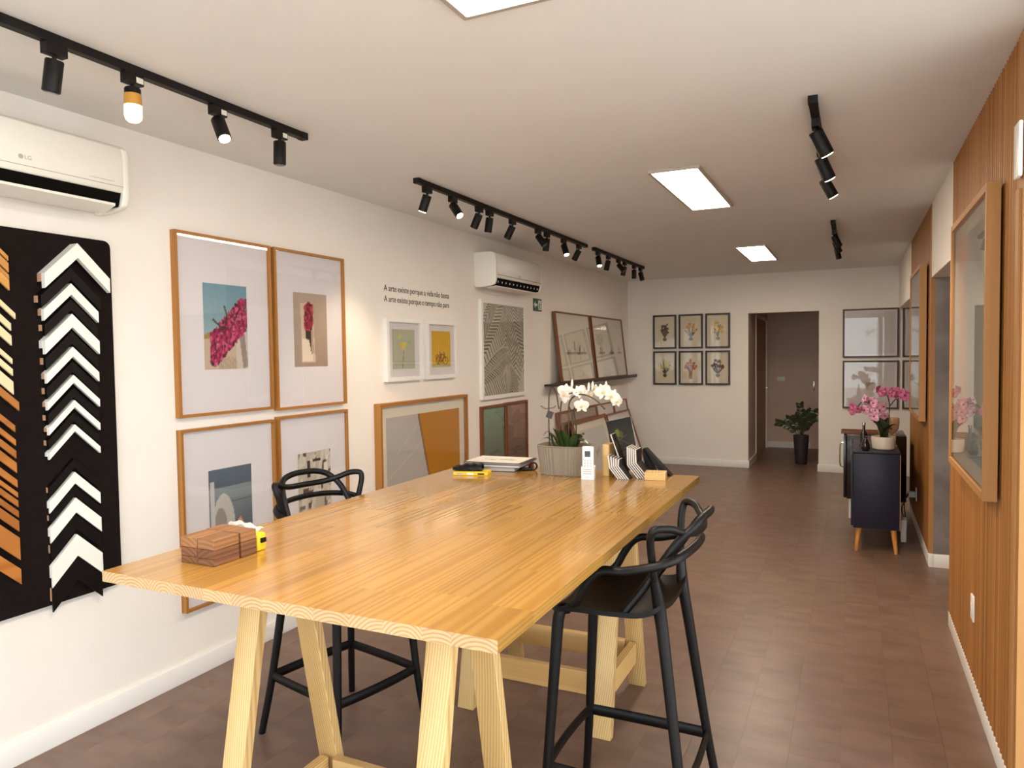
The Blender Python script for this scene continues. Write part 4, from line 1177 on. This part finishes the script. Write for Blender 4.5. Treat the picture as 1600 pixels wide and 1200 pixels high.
# catalogue stand at the far right corner
ws = boxthing('wooden_bookend', 'tall orange wood bookend left of the standing catalogues', 'bookend', (-1.098, 3.42, TZ), (.034, .09, .155), M['pine_leg'])
wb = boxthing('pine_offcut', 'short pine block with visible end grain right of the standing catalogues', 'wood block', (-.850, 3.375, TZ), (.098, .075, .036), M['pine_y'], math.radians(8))
def standing(label, x0, lean_, w, h, th, cover, fold, dy=0.0):
    """thin booklet standing on its edge: upper part leans, the foot fans outwards"""
    t = thing('standing_catalogue', label, 'catalogue', (x0, 3.40+dy, TZ), math.radians(2), 'catalogues standing at the far end of the table')
    prof = [(fold, 0.001), (0, fold*1.15+.004), (-lean_, h)]
    P = [(a_, 0, b_) for a_, b_ in prof]
    Q = [(a_+th, 0, b_) for a_, b_ in reversed(prof)]
    MB().prism([(p[0], -w/2, p[2]) for p in P+Q], (0, w, 0)).build('pages', M['page'], t)
    P2 = [(a_+th+.0003, 0, b_) for a_, b_ in prof]; Q2 = [(a_+th+.0018, 0, b_) for a_, b_ in reversed(prof)]
    MB().prism([(p[0], -w/2-.001, p[2]) for p in P2+Q2], (0, w+.002, 0)).build('cover', cover, t)
for i in range(5):
    standing('thin white catalogue standing, %s from the wooden bookend' % ordn[i], -1.062+.0105*i, .006-.002*i, .06, .110-.004*i, .0080, M['dark_cover'], .042+.002*i, -.063)
for i in range(5):
    standing('white paged catalogue standing in the right group, %s from the dark tall one' % ordn[i], -.985+.0098*i, .002, .10, .150-.003*i, .0074, M['dark_cover'], .050+.003*i)
tc_ = thing('tall_catalogue', 'tall dark catalogue with a green leaf cover leaning over the others', 'catalogue', (-1.006, 3.375, TZ+.001), math.radians(4))
tl = MB().prism([(0.004, .0, .0), (.009, .0, 0), (-.062, .0, .205), (-.067, .0, .204)], (0, .082, 0)).build('pages', M['page'], tc_)
ccv = Cv(40, 56, (40, 34, 30)); ccv.grad(0, 1, (66, 58, 52), (24, 22, 16)); ccv.disc(.36, .74, .10, (92, 98, 30), 1, .08); ccv.disc(.5, .70, .08, (66, 74, 28), 1, .07); r7 = random.Random(8)
for k in range(14): ccv.line((r7.random(), r7.uniform(.2, .7)), (r7.random(), r7.uniform(.2, .7)), .008, (104, 88, 70), .6)
cvr = place('cover_picture', print_mesh(ccv, .082, .215), tc_)
cvr.matrix_local = Matrix.Translation((.0110, .041, .001)) @ Matrix.Rotation(math.atan2(-.071, .205), 4, 'Y') @ Matrix.Rotation(PI/2, 4, 'Z')
tw = thing('wide_catalogue', 'dark wide catalogue with slanting cover facing the camera, behind the white ones', 'catalogue', (-1.012, 3.469, TZ+.016))
wv_ = place('cover_picture', print_mesh(ccv, .13, .262), tw, (0, -.0035, 0), (math.radians(-7), math.radians(-13), 0))
wv2 = MB().box(-.065, .065, -.003, .004, 0, .262).build('pages', M['page'], tw); wv2.rotation_euler = (math.radians(-7), math.radians(-13), 0)
fo = thing('black_folder', 'black folder lying open and slanting to the right of the standing catalogues', 'folder', (-.900, 3.492, TZ+.001))
MB().hexa([(-.020, -.026, .0), (.030, -.026, .0), (.030, .026, 0), (-.020, .026, 0)], [(-.040, -.026, .128), (-.034, -.026, .130), (-.034, .026, .130), (-.040, .026, .128)]).build('front_flap', M['black'], fo)
MB().hexa([(.058, -.026, .002), (.100, -.026, .002), (.100, .026, .002), (.058, .026, .002)], [(-.032, -.026, .128), (-.026, -.026, .131), (-.026, .026, .131), (-.032, .026, .128)]).build('back_flap', M['black'], fo)

# ================================================================== RIGHT SIDE: sideboard, cabinet, plants
sb = thing('sideboard', 'navy sideboard with tapered wooden legs against the right wall', 'sideboard', (.163, 6.875, 0))
MB().box(-.163, .163, -.575, .575, .19, .785).build('body', M['navy'], sb, bevel=.003)
MB().box(-.168, .166, -.580, .580, .786, .802).build('top', M['navy'], sb, bevel=.003)
MB().box(.1632, .1672, -.576, .575, .19, .785).build('edge_strip', M['frame_oak_pale'], sb)
for i in range(3):
    d_ = MB().box(-.181, -.164, -.565+.378*i, -.191+.378*i, .205, .775).build('door', M['navy'], sb, bevel=.002)
for sx in (-1, 1):
    for sy in (-1, 1):
        MB().tube([(sx*.122, sy*.535, .19), (sx*.140, sy*.552, 0.0)], [.021, .0125], 14).build('leg', M['leg_wood'], sb, smooth=True)
wc = thing('drinks_cabinet', 'black glossy cabinet with chrome handle behind the navy sideboard', 'cabinet', (.175, 7.78, 0))
MB().box(-.235, .265, -.27, .30, .19, .80).build('body', M['fridge'], wc, bevel=.004)
dd = MB().box(-.262, -.236, -.265, .295, .20, .79).build('door', M['fridge'], wc, bevel=.004)
MB().tube(catmull([(-.262, -.20, .72), (-.290, -.20, .70), (-.296, -.20, .60), (-.290, -.20, .50), (-.262, -.20, .48)], 5), .007, 8).build('handle', M['steel'], dd, smooth=True)
for sx in (-.20, .22):
    for sy in (-.22, .24):
        MB().tube([(sx, sy, 0), (sx, sy, .19)], .016, 10).build('leg', M['white_pl'], wc, smooth=True)
tr = thing('tray', 'dark serving tray on the black cabinet', 'tray', (.05, 7.72, .801))
MB().box(-.16, .16, -.12, .12, 0, .006).box(-.16, .16, -.12, -.114, .006, .022).box(-.16, .16, .114, .12, .006, .022).box(-.16, -.154, -.114, .114, .006, .022).box(.154, .16, -.114, .114, .006, .022).build('tray_body', M['frame_brown'], tr)

TOPZ = .8025
po = thing('pink_orchid', 'pink orchid with dark leaves in a cream ceramic pot on the sideboard', 'potted plant', (.215, 6.47, TOPZ))
MB().lathe([(.070, 0), (.082, .01), (.090, .09), (.088, .105), (.080, .105), (.078, .085)], 28).build('pot', M['ceramic'], po, smooth=True)
MB().lathe([(.078, .085), (.078, .092)], 20).build('soil', M['soil'], po)
for (b_, t_, w_, dr) in (((0, 0, .09), (-.10, -.02, .24), .085, .03), ((0, 0, .09), (.10, -.02, .20), .085, .04), ((0, 0, .09), (-.03, -.05, .26), .09, .01), ((0, 0, .09), (.06, -.04, .16), .08, .04), ((0, 0, .09), (-.085, .02, .29), .06, 0), ((0, .02, .09), (.03, .06, .26), .08, .02)):
    mb = MB(); leaf_blade(mb, b_, t_, w_, dr); mb.build('leaf', M['leaf_dark'], po, smooth=True)
for s_ in ([(-.02, 0, .09), (-.05, 0, .26), (-.09, -.01, .36), (-.15, -.02, .38), (-.19, -.02, .34)], [(.03, 0, .09), (.04, 0, .28), (.035, 0, .40), (.0, 0, .48)], [(.038, 0, .34), (.08, 0, .40), (.12, 0, .44)]):
    MB().tube(catmull(s_, 6), .004, 7).build('stem', M['stem'], po, smooth=True)
r8 = random.Random(21)
for (x_, z_, n_, mt_, sp_) in ((-.19, .335, 5, 'petal_d', .045), (-.13, .36, 9, 'petal_p', .065), (-.06, .34, 9, 'petal_p', .06), (-.03, .27, 6, 'petal_p', .04), (-.005, .485, 4, 'petal_d', .04), (.07, .45, 3, 'petal_d', .03), (.13, .45, 4, 'petal_d', .04)):
    for k in range(n_):
        orchid_flower(po, (x_+r8.uniform(-sp_, sp_), r8.uniform(-.05, .02), z_+r8.uniform(-sp_, sp_)*.7), r8.uniform(.034, .046), M[mt_], M['lip_m'], r8.uniform(-60, 60), r8.uniform(-30, 30), r8.uniform(0, 360))
gb = thing('goblet', 'amber glass goblet behind the pink orchid on the sideboard', 'goblet', (.285, 6.72, TOPZ))
MB().lathe([(.040, 0), (.040, .004), (.010, .012), (.008, .09), (.018, .11), (.048, .14), (.056, .19), (.054, .235), (.050, .235), (.052, .19), (.044, .145), (.012, .118)], 24).build('glass_body', M['amber'], gb, smooth=True)
bt = thing('bottle', 'small dark bottle on the sideboard left of the orchid pot', 'bottle', (.075, 6.60, TOPZ))
MB().lathe([(.030, 0), (.032, .006), (.032, .10), (.022, .125), (.011, .14), (.011, .18)], 20).build('bottle_body', M['bottle'], bt, smooth=True)
MB().lathe([(.013, .181), (.013, .20)], 16).build('cap', M['steel'], bt, smooth=True)
bt2 = thing('small_vase', 'small dark vase at the front edge of the sideboard', 'vase', (.085, 6.334, TOPZ))
MB().lathe([(.022, 0), (.034, .02), (.036, .05), (.022, .08), (.014, .10), (.018, .115)], 20).build('vase_body', M['bottle'], bt2, smooth=True)
bx2 = thing('jewellery_box', 'small black box with a gilt lid behind the goblet', 'box', (.275, 6.95, TOPZ))
MB().box(-.045, .045, -.06, .06, 0, .06).build('case', M['fridge'], bx2, bevel=.003)
MB().box(-.047, .047, -.062, .062, .061, .073).build('lid', M['frame_oak'], bx2, bevel=.003)

# power outlets and cables by the sideboard
def outlet(label, loc, rz=-PI/2):
    t = thing('wall_outlet', label, 'outlet', loc, rz, 'white wall outlets')
    MB().box(-.038, .038, -.010, 0, 0, .115).build('plate', M['white_pl'], t, bevel=.003)
    MB().box(-.017, .017, -.0125, -.0102, .035, .080).build('socket', M['ac_white'], t, bevel=.002)
    return t
outlet('white wall outlet low on the nearest slat panel', (.5035, 3.86, .352))
outlet('white wall outlet on the far slat panel behind the sideboard', (.5035, 7.20, .27))
ap = thing('plug_adapter', 'white plug adapter in the outlet behind the sideboard', 'plug', (.490, 7.20, .30), -PI/2)
MB().box(-.022, .022, -.055, 0, .0, .05).build('adapter_body', M['white_pl'], ap, bevel=.006)
for pts, lab in (([(.436, 7.18, .325), (.40, 7.08, .27), (.405, 7.0, .14), (.39, 6.95, .04), (.37, 7.08, .006), (.37, 7.3, .006), (.36, 7.46, .05), (.35, 7.49, .30)], 'black power cable looping to the floor behind the sideboard'),
                 ([(.437, 7.22, .335), (.385, 7.14, .20), (.41, 7.05, .10), (.36, 7.06, .14), (.34, 7.14, .30)], 'black cable curling from the plug adapter to the sideboard')):
    o = MB().tube(catmull(pts, 7), .0045, 7).build('power_cable', M['cable'], smooth=True)
    tag(o, lab, 'cable', 'cables behind the sideboard')
ps = thing('power_strip', 'white power strip hanging at an angle behind the sideboard', 'power strip', (.375, 6.72, .02), rx=.25)
MB().box(-.02, .02, -.03, .03, 0, .20).build('strip_body', M['white_pl'], ps, bevel=.004)

# corridor plant
cp = thing('zz_plant', 'dark leafy plant in a tall grey pot in the corridor doorway', 'potted plant', (-.672, 10.93, 0))
MB().lathe([(.072, 0), (.078, .01), (.104, .395), (.106, .41), (.096, .41), (.094, .38)], 4*7).build('pot', M['pot_dark'], cp, smooth=True)
MB().lathe([(.093, .37), (.093, .385)], 20).build('soil', M['soil'], cp)
r9 = random.Random(4)
for (tx, tz, ty) in ((-.335, .585, -.03), (-.20, .64, .03), (-.02, .86, 0), (.06, .74, .05), (.13, .76, -.04), (.22, .745, .02), (.20, .66, -.06), (.10, .62, -.08), (.02, .66, -.09), (-.08, .70, -.06)):
    P = catmull([(tx*.05, ty*.1, .38), (tx*.35, ty*.5, .38+(tz-.38)*.55), (tx*.75, ty*.9, .38+(tz-.38)*.9), (tx, ty, tz)], 6)
    s_ = MB().tube(P, [.006, .003], 6).build('stem', M['leaf_dark'], cp, smooth=True)
    for k in range(4, len(P)-1, 1):
        for sd in (-1, 1):
            d = (P[k+1]-P[k-1]).normalized(); n = d.cross(Vector((0, 1, 0))).normalized()*sd
            mb = MB(); leaf_blade(mb, P[k], P[k]+n*.055+d*.03+Vector((0, r9.uniform(-.02, .02), 0)), .026, 0, (0, 1, 0), 4)
            mb.build('leaf', M['leaf_dark'], s_)
sw = thing('light_switch', 'small white switch plate on the corridor end wall', 'switch', (-1.09, 12.715, 1.10), 0)
MB().box(-.06, .06, -.008, 0, 0, .075).build('plate', M['white_pl'], sw, bevel=.002)
# white plate at the near edge of the slat panel
wp = thing('white_plate', 'white plate at the near edge of the nearest slat panel, cut by the picture edge', 'plate', (.4915, 2.885, 2.16), -PI/2)
MB().box(-.05, .03, -.012, 0, 0, .18).build('plate_body', M['white_pl'], wp, bevel=.004)
